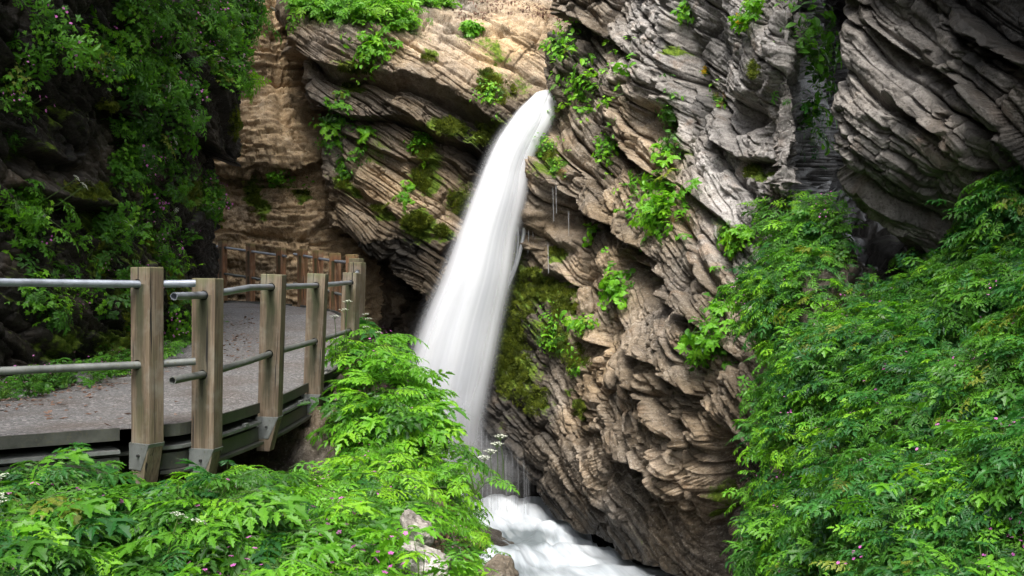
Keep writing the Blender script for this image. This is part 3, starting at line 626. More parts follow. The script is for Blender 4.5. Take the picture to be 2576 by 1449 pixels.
foam = 0.16 - 0.42*blob(PXs, PYs, 1300, 1352, 95, 22) - 0.18*blob(PXs, PYs, 1330, 1440, 120, 24) + 0.1*blob(PXs, PYs, 1250, 1280, 120, 30)
me = mesh_grid('stream', sb, dict(foam=foam), stream_material(), uv=True)
tag(link('stream', me), kind='structure')
# ------------------------------------------------------------------ walkway railings
def wood_material(name, warm):
    m, nt, b, o = mat_new(name); N = NB(nt)
    pos = N.n('ShaderNodeTexCoord').outputs['Object']
    oi = N.n('ShaderNodeObjectInfo')
    sh = N.n('ShaderNodeVectorMath', operation='ADD'); N.l(pos, sh.inputs[0])
    cb = N.n('ShaderNodeCombineXYZ'); N.l(N.math('MULTIPLY', oi.outputs['Random'], 9), cb.inputs[0]); N.l(cb.outputs[0], sh.inputs[1])
    p = sh.outputs[0]
    g1 = N.noise(p, 1, 6, 0.6, 1.2, mapscale=(26, 26, 1.6)); g2 = N.noise(p, 1, 4, 0.6, 0.3, mapscale=(110, 110, 3)); n3 = N.noise(p, 5, 5, 0.65)
    c = N.ramp(g1, [(0.28, (.060, .040, .024)), (0.5, (.17, .115, .070) if not warm else (.20, .105, .055)), (0.72, (.27, .20, .135) if not warm else (.31, .18, .10))])
    c = N.mix(N.math('MULTIPLY', N.ramp(g2, [(0.35, 1), (0.5, 0)]), 0.5), c, (.045, .032, .022))
    c = N.mix(N.math('MULTIPLY', N.ramp(n3, [(0.5, 0), (0.7, 1)]), 0.55), c, (.28, .245, .19))
    sx = N.n('ShaderNodeSeparateXYZ'); N.l(pos, sx.inputs[0]); x, y, z = sx.outputs
    wob = N.math('MULTIPLY', N.math('SUBTRACT', N.noise(p, 1, 4, 0.6, mapscale=(9, 9, 4)), 0.5), 0.07)
    ax = N.math('ABSOLUTE', N.math('ADD', x, wob))
    def streak(z0, ln, w_):
        ina = N.ramp(ax, [(w_*0.5, 1), (w_*1.35, 0)])
        zz = N.math('MULTIPLY', N.math('SUBTRACT', z0, z), 1.0/ln)
        up = N.math('GREATER_THAN', zz, 0.0)
        fall = N.math('MULTIPLY', N.math('POWER', N.math('SUBTRACT', 1.0, zz, True), 0.55), up)
        return N.math('MULTIPLY', ina, fall)
    s1 = streak(0.0, 0.62, 0.042); s2 = streak(-0.5, 0.42, 0.036)
    st = N.math('MAXIMUM', s1, s2)
    c = N.mix(N.math('MULTIPLY', st, 1.0, True), c, (.026, .030, .009))
    gn = N.math('MULTIPLY', N.ramp(N.noise(p, 3, 5, 0.7, mapscale=(3, 3, 0.7)), [(0.5, 0), (0.72, 1)]), 0.5)
    c = N.mix(gn, c, (.085, .095, .030))
    tp = N.ramp(N.math('ADD', z, N.math('MULTIPLY', wob, 1.5)), [(0.05, 0), (0.125, 1)])
    c = N.mix(N.math('MULTIPLY', tp, 0.6), c, (.15, .155, .065))
    cr = N.noise(p, 1, 3, 0.5, 0.4, mapscale=(34, 34, 0.9)); ck = N.ramp(cr, [(0.355, 1), (0.375, 0)])
    c = N.mix(ck, c, (.012, .009, .007))
    c = N.mix(1.0, c, (1.15, 1.02, .92) if warm else (.80, .86, .92), 'MULTIPLY')
    N.l(c, b.inputs['Base Color']); b.inputs['Roughness'].default_value = 0.78
    h = N.math('SUBTRACT', N.math('ADD', g1, N.math('MULTIPLY', g2, 0.5)), N.math('MULTIPLY', ck, 0.8))
    N.l(N.bump(h, 0.45, 0.006), b.inputs['Normal'])
    return m
WOOD = wood_material('weathered_wood', False); WOODR = wood_material('reddish_wood', True)
def metal_material(name, c0, c1, rough, metal, grime=0.5):
    m, nt, b, o = mat_new(name); N = NB(nt)
    pos = N.n('ShaderNodeTexCoord').outputs['Object']
    n1 = N.noise(pos, 7, 6, 0.65); n2 = N.noise(pos, 60, 3, 0.6)
    c = N.ramp(n1, [(0.3, c0), (0.7, c1)])
    c = N.mix(N.math('MULTIPLY', N.ramp(n2, [(0.55, 0), (0.72, 1)]), grime), c, (.10, .095, .05))
    N.l(c, b.inputs['Base Color']); b.inputs['Metallic'].default_value = metal
    N.l(N.math('ADD', rough-0.12, N.math('MULTIPLY', n1, 0.25)), b.inputs['Roughness'])
    N.l(N.bump(n2, 0.15, 0.003), b.inputs['Normal'])
    return m
PIPE = metal_material('galvanised_pipe', (.15, .165, .19), (.30, .33, .38), 0.42, 0.55, 0.35)
PIPEG = metal_material('algae_pipe', (.085, .092, .088), (.18, .19, .18), 0.6, 0.3, 0.8)
ZINC = metal_material('galvanised_plate', (.10, .108, .105), (.21, .222, .215), 0.55, 0.4, 0.6)
BEAM = metal_material('weathered_steel', (.028, .030, .026), (.085, .088, .075), 0.55, 0.3, 0.6)
DARKM = metal_material('bolt_steel', (.02, .02, .02), (.05, .05, .05), 0.5, 0.6, 0.2)

import bmesh
def tube_me(name, pts, r, mat, n=14, hollow=True):
    pts = [Vector(p) for p in pts]; bm = bmesh.new(); rings = []
    m = len(pts)
    def ring(c, t, rad):
        t = t.normalized(); u = t.cross(Vector((0, 0, 1))).normalized(); v = u.cross(t)
        return [bm.verts.new(c+u*(rad*math.cos(2*PI*k/n))+v*(rad*math.sin(2*PI*k/n))) for k in range(n)]
    tang = [(pts[min(i+1, m-1)]-pts[max(i-1, 0)]) for i in range(m)]
    inner0 = ring(pts[0]+tang[0].normalized()*0.06, tang[0], r*0.82) if hollow else None
    seq = []
    if hollow: seq += [inner0, ring(pts[0], tang[0], r*0.82)]
    for i in range(m): seq.append(ring(pts[i], tang[i], r))
    if hollow: seq += [ring(pts[-1], tang[-1], r*0.82), ring(pts[-1]-tang[-1].normalized()*0.06, tang[-1], r*0.82)]
    for a, b in zip(seq[:-1], seq[1:]):
        for k in range(n): bm.faces.new((a[k], a[(k+1) % n], b[(k+1) % n], b[k]))
    bm.faces.new(seq[0]); bm.faces.new(seq[-1][::-1])
    bmesh.ops.recalc_face_normals(bm, faces=bm.faces)
    me = bpy.data.meshes.new(name); bm.to_mesh(me); bm.free()
    for p in me.polygons: p.use_smooth = True
    me.materials.append(mat)
    try: me.set_sharp_from_angle(angle=math.radians(50))
    except Exception: pass
    return me

def prism(name, outline, t, mat, bev=0.006, holes=()):
    """outline in x,z extruded along y by t; holes: (centre, direction, radius)"""
    bm = bmesh.new()
    f = bm.faces.new([bm.verts.new((x, -t/2, z)) for x, z in outline])
    r = bmesh.ops.extrude_face_region(bm, geom=[f])
    bmesh.ops.translate(bm, vec=(0, t, 0), verts=[v for v in r['geom'] if isinstance(v, bmesh.types.BMVert)])
    bmesh.ops.recalc_face_normals(bm, faces=bm.faces)
    bmesh.ops.bevel(bm, geom=list(bm.edges), offset=bev, segments=2, affect='EDGES', profile=0.6)
    me = bpy.data.meshes.new(name); bm.to_mesh(me); bm.free()
    if holes:
        ob = bpy.data.objects.new('tmp', me); COL.objects.link(ob); cut = []
        for c, d, rad in holes:
            b2 = bmesh.new(); bmesh.ops.create_cone(b2, cap_ends=True, segments=20, radius1=rad, radius2=rad, depth=0.9)
            b2.transform(Matrix.Translation(c) @ Vector(d).to_track_quat('Z', 'Y').to_matrix().to_4x4())
            cm = bpy.data.meshes.new('c'); b2.to_mesh(cm); b2.free()
            co = bpy.data.objects.new('tmpc', cm); COL.objects.link(co); cut.append(co)
            md = ob.modifiers.new('b', 'BOOLEAN'); md.operation = 'DIFFERENCE'; md.object = co; md.solver = 'EXACT'
        dg = bpy.context.evaluated_depsgraph_get()
        me2 = bpy.data.meshes.new_from_object(ob.evaluated_get(dg)); me2.name = name
        bpy.data.objects.remove(ob)
        for co in cut: bpy.data.objects.remove(co)
        me = me2
    me.materials.clear(); me.materials.append(mat)
    return me

# posts: top centre px, top py, top-rail py, depth, wood bottom py, face azimuth (deg), lean px of the foot, width, wood
PW, PT = 0.165, 0.115
POSTS = {
 'A': [(-150, 660, 708, 5.35, 1150, -119, 0, 0), (370, 672, 715, 6.10, 1112, -119, 0, 0)],
 'B': [(523, 700, 742, 6.40, 1125, -103, -4, 0), (689, 690, 722, 7.50, 1046, -95, -11, 0), (800, 688, 718, 8.90, 990, -94, -13, 0), (885, 686, 711, 10.4, 955, -108, -10, 0), (900, 660, 684, 11.9, 900, -112, -6, 0),
       (896, 650, 672, 13.4, 860, -115, -4, 0), (886, 640, 661, 15.0, 820, -118, 0, 1), (843, 637, 657, 16.6, 800, -120, 0, 1), (800, 630, 650, 17.4, 790, -128, 0, 1), (761, 627, 643, 18.0, 785, -128, 0, 1)],
 'C': [(707, 625, 643, 18.7, 780, -128, 0, 1), (630, 613, 632, 19.8, 775, -128, 0, 1), (560, 606, 622, 20.4, 770, -128, 0, 1)]}
LAB = {'A': ('nearest section of wooden post railing, its pipes ending beside a second post', 'railing'),
       'B': ('long curving section of wooden post railing between the bank plants and the gravel path', 'railing'),
       'C': ('short far section of reddish wooden post railing in front of the golden rock', 'railing')}
# low rail heights in px for the posts
LOW = {'A': [(-150, 940), (370, 917)], 'B': [(519, 940), (683, 889), (795, 858), (880, 832), (897, 795), (893, 770), (886, 748), (843, 737), (800, 724), (761, 717)], 'C': [(707, 712), (630, 698), (560, 688)]}
for key in 'ABC':
    ps = POSTS[key]
    root = bpy.data.objects.new('railing', None); COL.objects.link(root)
    p0 = un(ps[-1 if key == 'A' else 0][0], 1100, ps[-1 if key == 'A' else 0][3]); root.location = p0
    tag(root, LAB[key][0], LAB[key][1], 'railing sections along the walkway')
    inv = Matrix.Translation(root.location).inverted()
    def kid(name, me, mw=None, parent=None):
        o = link(name, me, parent or root)
        if parent is None: o.matrix_parent_inverse = inv
        if mw is not None: o.matrix_basis = mw
        return o
    top = [Vector(un(p[0]+p[6]*0.1, p[2], p[3])) for p in ps]
    low = [Vector(un(q[0], q[1], p[3])) for q, p in zip(LOW[key], ps)]
    # rails
    for rr_, mt in ((top, PIPE), (low, PIPEG)):
        pts = list(rr_)
        first = pts[0] + (pts[0]-pts[1]).normalized()*0.30; last = pts[-1] + (pts[-1]-pts[-2]).normalized()*(0.42 if key != 'C' else 0.5)
        if key == 'A': last = pts[-1] + Vector((0.265, 0.10, 0.006 if rr_ is top else 0.012))
        if key == 'B': first = pts[0] + Vector((-0.075, -0.42, -0.005))
        if key == 'C': first = pts[0] + (pts[0]-pts[1]).normalized()*0.22; 
        if key == 'B':
            mid = pts[0]*0.42+pts[1]*0.58; mid = Vector((mid.x+0.015, mid.y, mid.z+(0.018 if rr_ is top else 0.0)))
            pts = [pts[0], mid] + pts[1:]
        kid('rail', tube_me('rail', [first]+pts+[last], 0.0235, mt))
    for i, p in enumerate(ps):
        tpx, tpy, rpy, d, bpy_, az, lean_, wd = p
        T = Vector(un(tpx, tpy, d)); R = top[i]
        B = Vector(un(tpx+lean_*1.0, bpy_, d)); 
        ax = (T-B).normalized()
        a = math.radians(az); fn = Vector((math.cos(a), math.sin(a), 0)); fn = (fn-ax*fn.dot(ax)).normalized()
        yv = -fn; xv = yv.cross(ax).normalized()
        Mw = Matrix((xv, yv, ax)).transposed().to_4x4(); Mw.translation = R
        Mi = Mw.inverted()
        zt = (Mi @ T).z; zb = (Mi @ B).z
        w_ = PW*(1.0 if wd == 0 else 0.98)
        nb_, pv_ = min(i+1, len(ps)-1), max(i-1, 0)
        hd = Mi.to_3x3() @ (top[nb_]-top[pv_])
        hl = Mi.to_3x3() @ (low[nb_]-low[pv_])
        if key == 'A' and i == 1: hd = hl = Mi.to_3x3() @ (top[1]-top[0])
        lowc = Mi @ low[i]
        out = [(-w_/2, zt), (w_/2, zt), (w_/2, zb), (0.025, zb-0.26), (-w_/2+0.01, zb-0.26)]
        me = prism('post', out, PT, WOODR if wd else WOOD, 0.007, [((0, 0, 0), hd, 0.032), (lowc, hl, 0.032)])
        po = kid('post', me, Mw)
        if i < 6 or key == 'C':
            e = 0.005
            sh_ = [(-w_/2-e, zb), (w_/2+e, zb), (w_/2+e-0.115*0.62, zb-0.165), (-w_/2-e, zb-0.165)]
            bk = link('bracket', prism('bracket', sh_, PT+2*e, ZINC, 0.003), po)
            b2 = bmesh.new(); bmesh.ops.create_cone(b2, cap_ends=True, segments=10, radius1=0.009, radius2=0.009, depth=0.02)
            b2.transform(Matrix.Translation((0, -PT/2-e-0.004, zb-0.075)) @ Matrix.Rotation(PI/2, 4, 'X'))
            cm = bpy.data.meshes.new('bolt'); b2.to_mesh(cm); b2.free(); cm.materials.append(DARKM)
            link('bolt', cm, bk)

# steel edging and side beams that carry the gravel deck
def inset(o_): return dk_ + np.stack([-tg[:, 1], tg[:, 0]], -1)*o_
def ribbon(name, i0, i1, o0, o1, dz0, dz1, mat, parent):
    """box section following the deck edge between samples i0..i1"""
    A, B = inset(o0)[i0:i1+1], inset(o1)[i0:i1+1]
    z = zpath(dk_[i0:i1+1, 1])
    bm = bmesh.new(); rings = []
    for a, b_, zz in zip(A, B, z):
        rings.append([bm.verts.new((a[0], a[1], zz+dz0)), bm.verts.new((b_[0], b_[1], zz+dz0)), bm.verts.new((b_[0], b_[1], zz+dz1)), bm.verts.new((a[0], a[1], zz+dz1))])
    for p, q in zip(rings[:-1], rings[1:]):
        for k in range(4): bm.faces.new((p[k], p[(k+1) % 4], q[(k+1) % 4], q[k]))
    bm.faces.new(rings[0]); bm.faces.new(rings[-1])
    bmesh.ops.recalc_face_normals(bm, faces=bm.faces)
    me = bpy.data.meshes.new(name); bm.to_mesh(me); bm.free(); me.materials.append(mat)
    o = link(name, me, parent); o.matrix_parent_inverse = Matrix.Translation(parent.location).inverted(); return o
wk = bpy.data.objects.new('walkway_frame', None); COL.objects.link(wk); wk.location = (-1.8, 8, -1.2)
tag(wk, 'steel edging and side beams carrying the gravel walkway above the dark drop', 'walkway')
idx = np.cumsum([0]+nseg)
n_ = len(dk_)
cuts = [(0, idx[3]-3), (idx[3]+1, idx[5]-1), (idx[5], idx[7]-1), (idx[7], idx[9]-1), (idx[9], idx[11]-1), (idx[11], idx[13]-1), (idx[13]+3, n_-1)]
for a, b_ in cuts:
    ribbon('kerb_plate', a, b_, 0.075, 0.095, -0.045, 0.03, BEAM, wk)
    ribbon('grating_edge', a, b_, 0.060, 0.30, -0.125, -0.105, ZINC, wk)
    ribbon('side_beam', a, b_, 0.085, 0.125, -0.25, -0.15, BEAM, wk)
    ribbon('beam_flange', a, b_, 0.045, 0.20, -0.275, -0.254, BEAM, wk)
ribbon('deck_plate', 0, n_-1, 0.20, 1.6, -0.16, -0.14, BEAM, wk)
for k in range(2, n_-8, 7):                                  # small clips holding the grating
    q = inset(0.06)[k]; z = zpath(dk_[k, 1])
    me = prism('clip', [(-0.03, -0.012), (0.03, -0.012), (0.03, 0.012), (-0.03, 0.012)], 0.03, ZINC, 0.002)
    o = link('clip', me, wk); o.matrix_parent_inverse = Matrix.Translation(wk.location).inverted()
    o.location = (q[0], q[1], z-0.09); o.rotation_euler = (0, 0, math.atan2(tg[k, 1], tg[k, 0]))
# ------------------------------------------------------------------ plants: materials and leaf meshes
def leaf_material(name, dark, mid, light, trans, gloss=0.45):
    m, nt, b, o = mat_new(name); N = NB(nt)
    oi = N.n('ShaderNodeObjectInfo'); pos = N.n('ShaderNodeTexCoord').outputs['Object']
    n1 = N.noise(pos, 14, 3, 0.6)
    f = N.math('ADD', N.math('MULTIPLY', oi.outputs['Random'], 0.75), N.math('MULTIPLY', N.math('SUBTRACT', n1, 0.38), 0.8), True)
    c = N.ramp(f, [(0.05, dark), (0.5, mid), (0.95, light)])
    if name.startswith('leaf'): c = N.mix(N.math('MULTIPLY', N.math('GREATER_THAN', oi.outputs['Random'], 0.986), 0.7), c, (.20, .20, .03))
    N.l(c, b.inputs['Base Color']); b.inputs['Roughness'].default_value = gloss
    b.inputs['Specular IOR Level'].default_value = 0.35
    tl = N.n('ShaderNodeBsdfTranslucent'); N.l(N.mix(1.0, c, trans, 'MULTIPLY'), tl.inputs[0])
    mx = N.n('ShaderNodeMixShader'); mx.inputs[0].default_value = 0.42
    N.l(b.outputs[0], mx.inputs[1]); N.l(tl.outputs[0], mx.inputs[2]); N.l(mx.outputs[0], o.inputs['Surface'])
    return m
LEAF = leaf_material('leaf_green', (.024, .085, .010), (.058, .190, .015), (.120, .31, .020), (1.7, 1.6, 1.0))
LEAFD = leaf_material('leaf_deep_green', (.012, .060, .016), (.026, .120, .022), (.050, .19, .024), (1.6, 1.6, 1.0))
LEAFY = leaf_material('leaf_bright_green', (.065, .21, .012), (.125, .34, .016), (.22, .44, .020), (1.5, 1.5, 1.0))
GRASSM = leaf_material('grass_green', (.03, .10, .015), (.07, .19, .025), (.14, .27, .04), (1.5, 1.5, 1.0))
DRYM = leaf_material('dry_grass', (.16, .10, .04), (.26, .17, .07), (.34, .25, .12), (1.2, 1.2, 1.0))
STEMM = leaf_material('stem_green', (.04, .09, .015), (.07, .14, .025), (.10, .16, .04), (1.0, 1.0, 1.0))
PINKM = leaf_material('pink_petal', (.50, .10, .42), (.60, .16, .50), (.70, .28, .60), (1.2, 1.2, 1.2))
WHITEM = leaf_material('white_petal', (.55, .60, .48), (.70, .73, .62), (.80, .80, .72), (1.0, 1.0, 1.0))
YELLM = leaf_material('yellow_petal', (.65, .42, .02), (.75, .50, .03), (.80, .55, .05), (1.0, 1.0, 1.0))
DEADM = leaf_material('fallen_leaf', (.11, .060, .040), (.20, .115, .080), (.32, .21, .16), (.6, .6, .6), 0.7)

class MB:
    def __init__(s): s.v = []; s.f = []; s.m = []; s.n = 0
    def add(s, V, Fc, M, mi=0):
        V = np.asarray(V, float); M = np.array(M)
        V = V@M[:3, :3].T + M[:3, 3]
        s.v.append(V); s.f += [tuple(k+s.n for k in f) for f in Fc]; s.m += [mi]*len(Fc); s.n += len(V)
    def join(s, o, M=np.eye(4)):
        s.v.append(np.concatenate(o.v)@np.array(M)[:3, :3].T+np.array(M)[:3, 3]); s.f += [tuple(k+s.n for k in f) for f in o.f]; s.m += o.m; s.n += o.n
    def build(s, name, mats, smooth=False):
        me = bpy.data.meshes.new(name); me.from_pydata(np.concatenate(s.v).tolist(), [], s.f)
        for m in mats: me.materials.append(m)
        me.polygons.foreach_set('material_index', np.array(s.m, np.int32))
        me.polygons.foreach_set('use_smooth', np.full(len(s.f), smooth)); me.update(); return me

def TR(x=0, y=0, z=0): M = np.eye(4); M[:3, 3] = (x, y, z); return M
def RX(a): c, s = math.cos(a), math.sin(a); M = np.eye(4); M[1:3, 1:3] = [[c, -s], [s, c]]; return M
def RY(a): c, s = math.cos(a), math.sin(a); M = np.eye(4); M[0, 0] = c; M[0, 2] = s; M[2, 0] = -s; M[2, 2] = c; return M
def RZ(a): c, s = math.cos(a), math.sin(a); M = np.eye(4); M[:2, :2] = [[c, -s], [s, c]]; return M
def SC(k): return np.diag([k, k, k, 1.0])

def leaflet(mb, M, L, W, teeth=3, notch=0.6, fold=0.3, droop=0.2, mi=0, pw=0.75):
    ts = [0.0]; ws = [0.06]
    for k in range(teeth):
        t = (k+0.55)/teeth
        if k: ts.append((k+0.12)/teeth); ws.append(notch*math.sin(PI*min(1, (k+0.12)/teeth)**pw)**0.8)
        ts.append(t); ws.append(max(0.05, math.sin(PI*t**pw))**0.8)
    ts.append(1.0); ws.append(0.0)
    V = []; Fc = []
    for i, (t, w_) in enumerate(zip(ts, ws)):
        x = W*0.5*w_; z = -droop*L*t*t; yy = t*L
        sh = 0.10*L*w_*(1-t)
        if i == len(ts)-1: V.append((0, L, z))
        else: V += [(-x, yy+sh, z+fold*x), (0, yy, z), (x, yy+sh, z+fold*x)]
    n = len(ts)
    for i in range(n-2):
        a = i*3; Fc += [(a, a+1, a+4, a+3), (a+1, a+2, a+5, a+4)]
    a = (n-2)*3; e = (n-1)*3; Fc += [(a, a+1, e), (a+1, a+2, e)]
    mb.add(V, Fc, M, mi)

def stick(mb, pts, r0, r1, mi=1, n=4):
    pts = [np.array(p, float) for p in pts]; V = []; Fc = []; m = len(pts)
    for i, p in enumerate(pts):
        t = pts[min(i+1, m-1)]-pts[max(i-1, 0)]; t /= np.linalg.norm(t)+1e-9
        u = np.cross(t, (0.31, 0.2, 0.9)); u /= np.linalg.norm(u)+1e-9; v = np.cross(t, u); r = r0+(r1-r0)*i/max(1, m-1)
        for k in range(n): V.append(p+r*(u*math.cos(2*PI*k/n)+v*math.sin(2*PI*k/n)))
    for i in range(m-1):
        for k in range(n): Fc.append((i*n+k, i*n+(k+1) % n, i*n+n+(k+1) % n, i*n+n+k))
    mb.add(V, Fc, np.eye(4), mi)

def pinnate(mb, M, L, pairs, rnd, level=1, droop=0.30, low=0.52, wr=0.48, deep=3, nt=0.45, te=3):
    """feathery cut leaf: blade along +y, upper side +z"""
    def rach(t): return (0, t*L, -droop*L*t*t)
    pts = [rach(k/4) for k in range(5)]
    q = MB(); stick(q, pts, 0.006*L+0.0008, 0.0006, 1, 3)
    mb.join(q, M)
    for i in range(pairs):
        t = 0.16+0.72*i/(pairs-0.2); pl = L*low*(1-t)**0.72*rnd.uniform(0.9, 1.1)
        p = rach(t); sl = math.atan(2*droop*t)
        for s in (-1, 1):
            an = s*math.radians(rnd.uniform(52, 64)-14*t)
            Mp = M @ TR(*p) @ RX(-sl) @ RZ(-an) @ RY(s*rnd.uniform(-0.05, 0.3)) @ RX(rnd.uniform(-0.25, 0.1))
            if level > 0 and i < deep and pl > 0.05: pinnate(mb, Mp, pl, max(2, pairs-2), rnd, level-1, 0.22, 0.50, wr, deep, nt, te)
            else: leaflet(mb, Mp, pl, pl*wr, te, nt, 0.35, 0.22)
    sl = math.atan(2*droop*0.86)
    tl_ = 0.26 if pairs > 3 else 0.46
    leaflet(mb, M @ TR(*rach(0.86 if pairs > 3 else 0.58)) @ RX(-sl), L*tl_, L*tl_*max(0.55, wr), te, max(nt, 0.5), 0.3, 0.2)

def palmate(mb, M, L, rnd, lobes=5, spread=105):
    for k in range(lobes):
        a = math.radians(-spread+2*spread*k/(lobes-1)); l = L*(1-0.28*abs(a)/math.radians(spread))
        leaflet(mb, M @ RZ(-a) @ RX(rnd.uniform(-0.2, 0.1)), l, l*0.62, 3, 0.5, 0.25, 0.25)

def roundleaf(mb, M, R, rnd, n=13):
    V = [(0, 0, 0)]; Fc = []
    for ring, rr in ((1, 0.55), (2, 1.0)):
        for k in range(n):
            a = math.radians(-155+310*k/(n-1)); r = R*rr*(1.0+0.10*math.cos(a)+(0.05*((k % 2)*2-1) if ring == 2 else 0))
            z = -0.12*R*rr*rr + (0.10*R*math.sin(a*3+1)*rr*rr if ring == 2 else 0) + 0.10*R*(rr < 0.9)
            V.append((r*math.sin(a), R*0.35*0+r*math.cos(a), z))
    for k in range(n-1):
        Fc.append((0, 1+k, 2+k)); Fc.append((1+k, 1+n+k, 2+n+k, 2+k))
    mb.add(V, [f[::-1] for f in Fc], M, 0)

def ovalleaf(mb, M, L, rnd): leaflet(mb, M, L, L*0.62, 2, 0.92, 0.22, 0.25, 0, 0.85)

def fan(mb, p, r, mi, rnd, n=5):
    """small five-petalled flower facing up and outwards"""
    M = TR(*p) @ RZ(rnd.uniform(0, 6)) @ RX(rnd.uniform(-0.7, 0.7)) @ RY(rnd.uniform(-0.7, 0.7))
    for k in range(n):
        Mk = M @ RZ(2*PI*k/n)
        mb.add([(0, 0, 0), (-r*0.38, r*0.65, 0.1*r), (0, r, 0.05*r), (r*0.38, r*0.65, 0.1*r)], [(0, 3, 2, 1)], Mk, mi)

LR = random.Random(5)
def one(fn, mats, name, smooth=False):
    mb = MB(); fn(mb); return mb.build(name, mats, smooth)
FE = [one(lambda mb: pinnate(mb, np.eye(4), 1.0, *a_), [LEAF, STEMM], 'feathery_leaf') for a_ in ((4, LR, 1, 0.25, 0.58, 0.46, 2, 0.50, 4), (5, LR, 1, 0.40, 0.54, 0.44, 3, 0.45, 3), (3, LR, 1, 0.45, 0.66, 0.54, 2, 0.52, 4))]
FED = [m.copy() for m in FE]
for m in FED: m.materials[0] = LEAFD
FEY = [m.copy() for m in FE]
for m in FEY: m.materials[0] = LEAFY
PA = [one(lambda mb: palmate(mb, np.eye(4), 1.0, LR, 5, s_), [LEAFY, STEMM], 'lobed_leaf') for s_ in (95, 110)]
RO = [one(lambda mb: roundleaf(mb, np.eye(4), 0.6, LR), [LEAFY, STEMM], 'round_leaf', True) for _ in range(2)]
OV = [one(lambda mb: ovalleaf(mb, np.eye(4), 1.0, LR), [LEAF, STEMM], 'oval_leaf') for _ in range(1)]
OVY = [m.copy() for m in OV]
for m in OVY: m.materials[0] = LEAFY

def umbel(mb, base, H, rnd, R=0.07, mi=2, n=11):
    """flat white flower head on a branching stalk"""
    top = np.array(base)+np.array((rnd.uniform(-.12, .12)*H, rnd.uniform(-.12, .12)*H, H))
    stick(mb, [base, (np.array(base)+top)/2+np.array((0.01, 0.01, 0)), top], 0.004, 0.0025, 1, 4)
    for k in range(n):
        a = k*2.4; r = R*math.sqrt((k+0.5)/n)
        q = top+np.array((r*math.cos(a), r*math.sin(a), R*0.75-r*r/R*0.35))
        stick(mb, [top, q], 0.0012, 0.0009, 1, 3)
        for j in range(6):
            rr_ = R*0.17
            fan(mb, q+np.array((rnd.uniform(-rr_, rr_), rnd.uniform(-rr_, rr_), rnd.uniform(0, rr_*0.5))), R*0.11, mi, rnd, 4)

def plant_layout(kind, rnd, size):
    """list of (leaf set index, 4x4) plus petiole lines for a plant standing at the origin"""
    out = []; pet = []
    if kind == 'feather':
        n = rnd.randint(6, 8)
        for k in range(n):
            az = k*2.4+rnd.uniform(-.4, .4); el = rnd.uniform(0.35, 1.25); pl = size*rnd.uniform(0.55, 1.05)
            p = np.array((math.sin(az)*math.cos(el)*pl, math.cos(az)*math.cos(el)*pl, math.sin(el)*pl))
            L = size*rnd.uniform(0.60, 1.15)
            M = TR(*p) @ RZ(-az) @ RX(rnd.uniform(-0.25, 0.40)) @ RY(rnd.uniform(-0.35, 0.35)) @ SC(L)
            out.append((rnd.randrange(3), M)); pet.append([(0, 0, -0.03), p*np.array((0.45, 0.45, 0.62)), p])
    elif kind == 'lobed':
        n = rnd.randint(14, 18)
        for k in range(n):
            az = k*2.4+rnd.uniform(-.4, .4); el = rnd.uniform(0.3, 1.4); pl = size*rnd.uniform(0.4, 1.1)
            p = np.array((math.sin(az)*math.cos(el)*pl, math.cos(az)*math.cos(el)*pl, math.sin(el)*pl))
            M = TR(*p) @ RZ(-az) @ RX(rnd.uniform(-0.5, 0.3)) @ RY(rnd.uniform(-0.4, 0.4)) @ SC(size*rnd.uniform(0.16, 0.27))
            out.append((rnd.randrange(2), M)); pet.append([(0, 0, -0.02), p*np.array((0.4, 0.4, 0.6)), p])
    elif kind == 'oval':
        n = rnd.randint(3, 5)
        for k in range(n):
            az = k*2.4+rnd.uniform(-.5, .5); el = rnd.uniform(0.2, 1.1); pl = size*rnd.uniform(0.8, 1.2)
            pts = []
            for j in range(9):
                t = j/8; r = pl*t
                p = np.array((math.sin(az)*math.cos(el)*r, math.cos(az)*math.cos(el)*r, math.sin(el)*r-0.45*size*t*t)); pts.append(p)
                if j:
                    for s in (-1, 1):
                        M = TR(*p) @ RZ(-az+s*rnd.uniform(0.7, 1.3)) @ RX(rnd.uniform(-0.5, 0.3)) @ RY(rnd.uniform(-.4, .4)) @ SC(size*rnd.uniform(0.18, 0.28))
                        out.append((0, M))
            pet.append(pts)
    return out, pet

def np_of(me):
    v = np.empty(len(me.vertices)*3); me.vertices.foreach_get('co', v)
    return v.reshape(-1, 3), [tuple(p.vertices) for p in me.polygons], [p.material_index for p in me.polygons]
def whole_plant(name, kind, leaves, mats, rnd, size, extra=None):
    mb = MB(); lay, pet = plant_layout(kind, rnd, size)
    cache = [np_of(l) for l in leaves]
    for li, M in lay:
        v, f, mi = cache[li % len(cache)]
        mb.v.append(v@M[:3, :3].T+M[:3, 3]); mb.f += [tuple(k+mb.n for k in q) for q in f]; mb.m += mi; mb.n += len(v)
    for p in pet: stick(mb, p, 0.0035, 0.0018, 1, 3)
    if extra: extra(mb)
    return mb.build(name, mats)
def grass_mesh(name, rnd, n, H, spread, mat, hang=0.5):
    mb = MB()
    for k in range(n):
        az = rnd.uniform(0, 2*PI); h = H*rnd.uniform(0.5, 1); b0 = np.array((rnd.gauss(0, spread), rnd.gauss(0, spread), 0))
        d = np.array((math.sin(az), math.cos(az), 0)); sd_ = np.array((d[1], -d[0], 0))*0.0035*rnd.uniform(.7, 1.4)
        V = []
        for t in (0, .35, .7, 1):
            c = b0+d*h*0.55*t**1.6+np.array((0, 0, h*(t-hang*t**2.4))); V += [c-sd_*(1-t*0.95), c+sd_*(1-t*0.95)]
        mb.add(V, [(0, 1, 3, 2), (2, 3, 5, 4), (4, 5, 7, 6)], np.eye(4), 0)
    return mb.build(name, [mat])

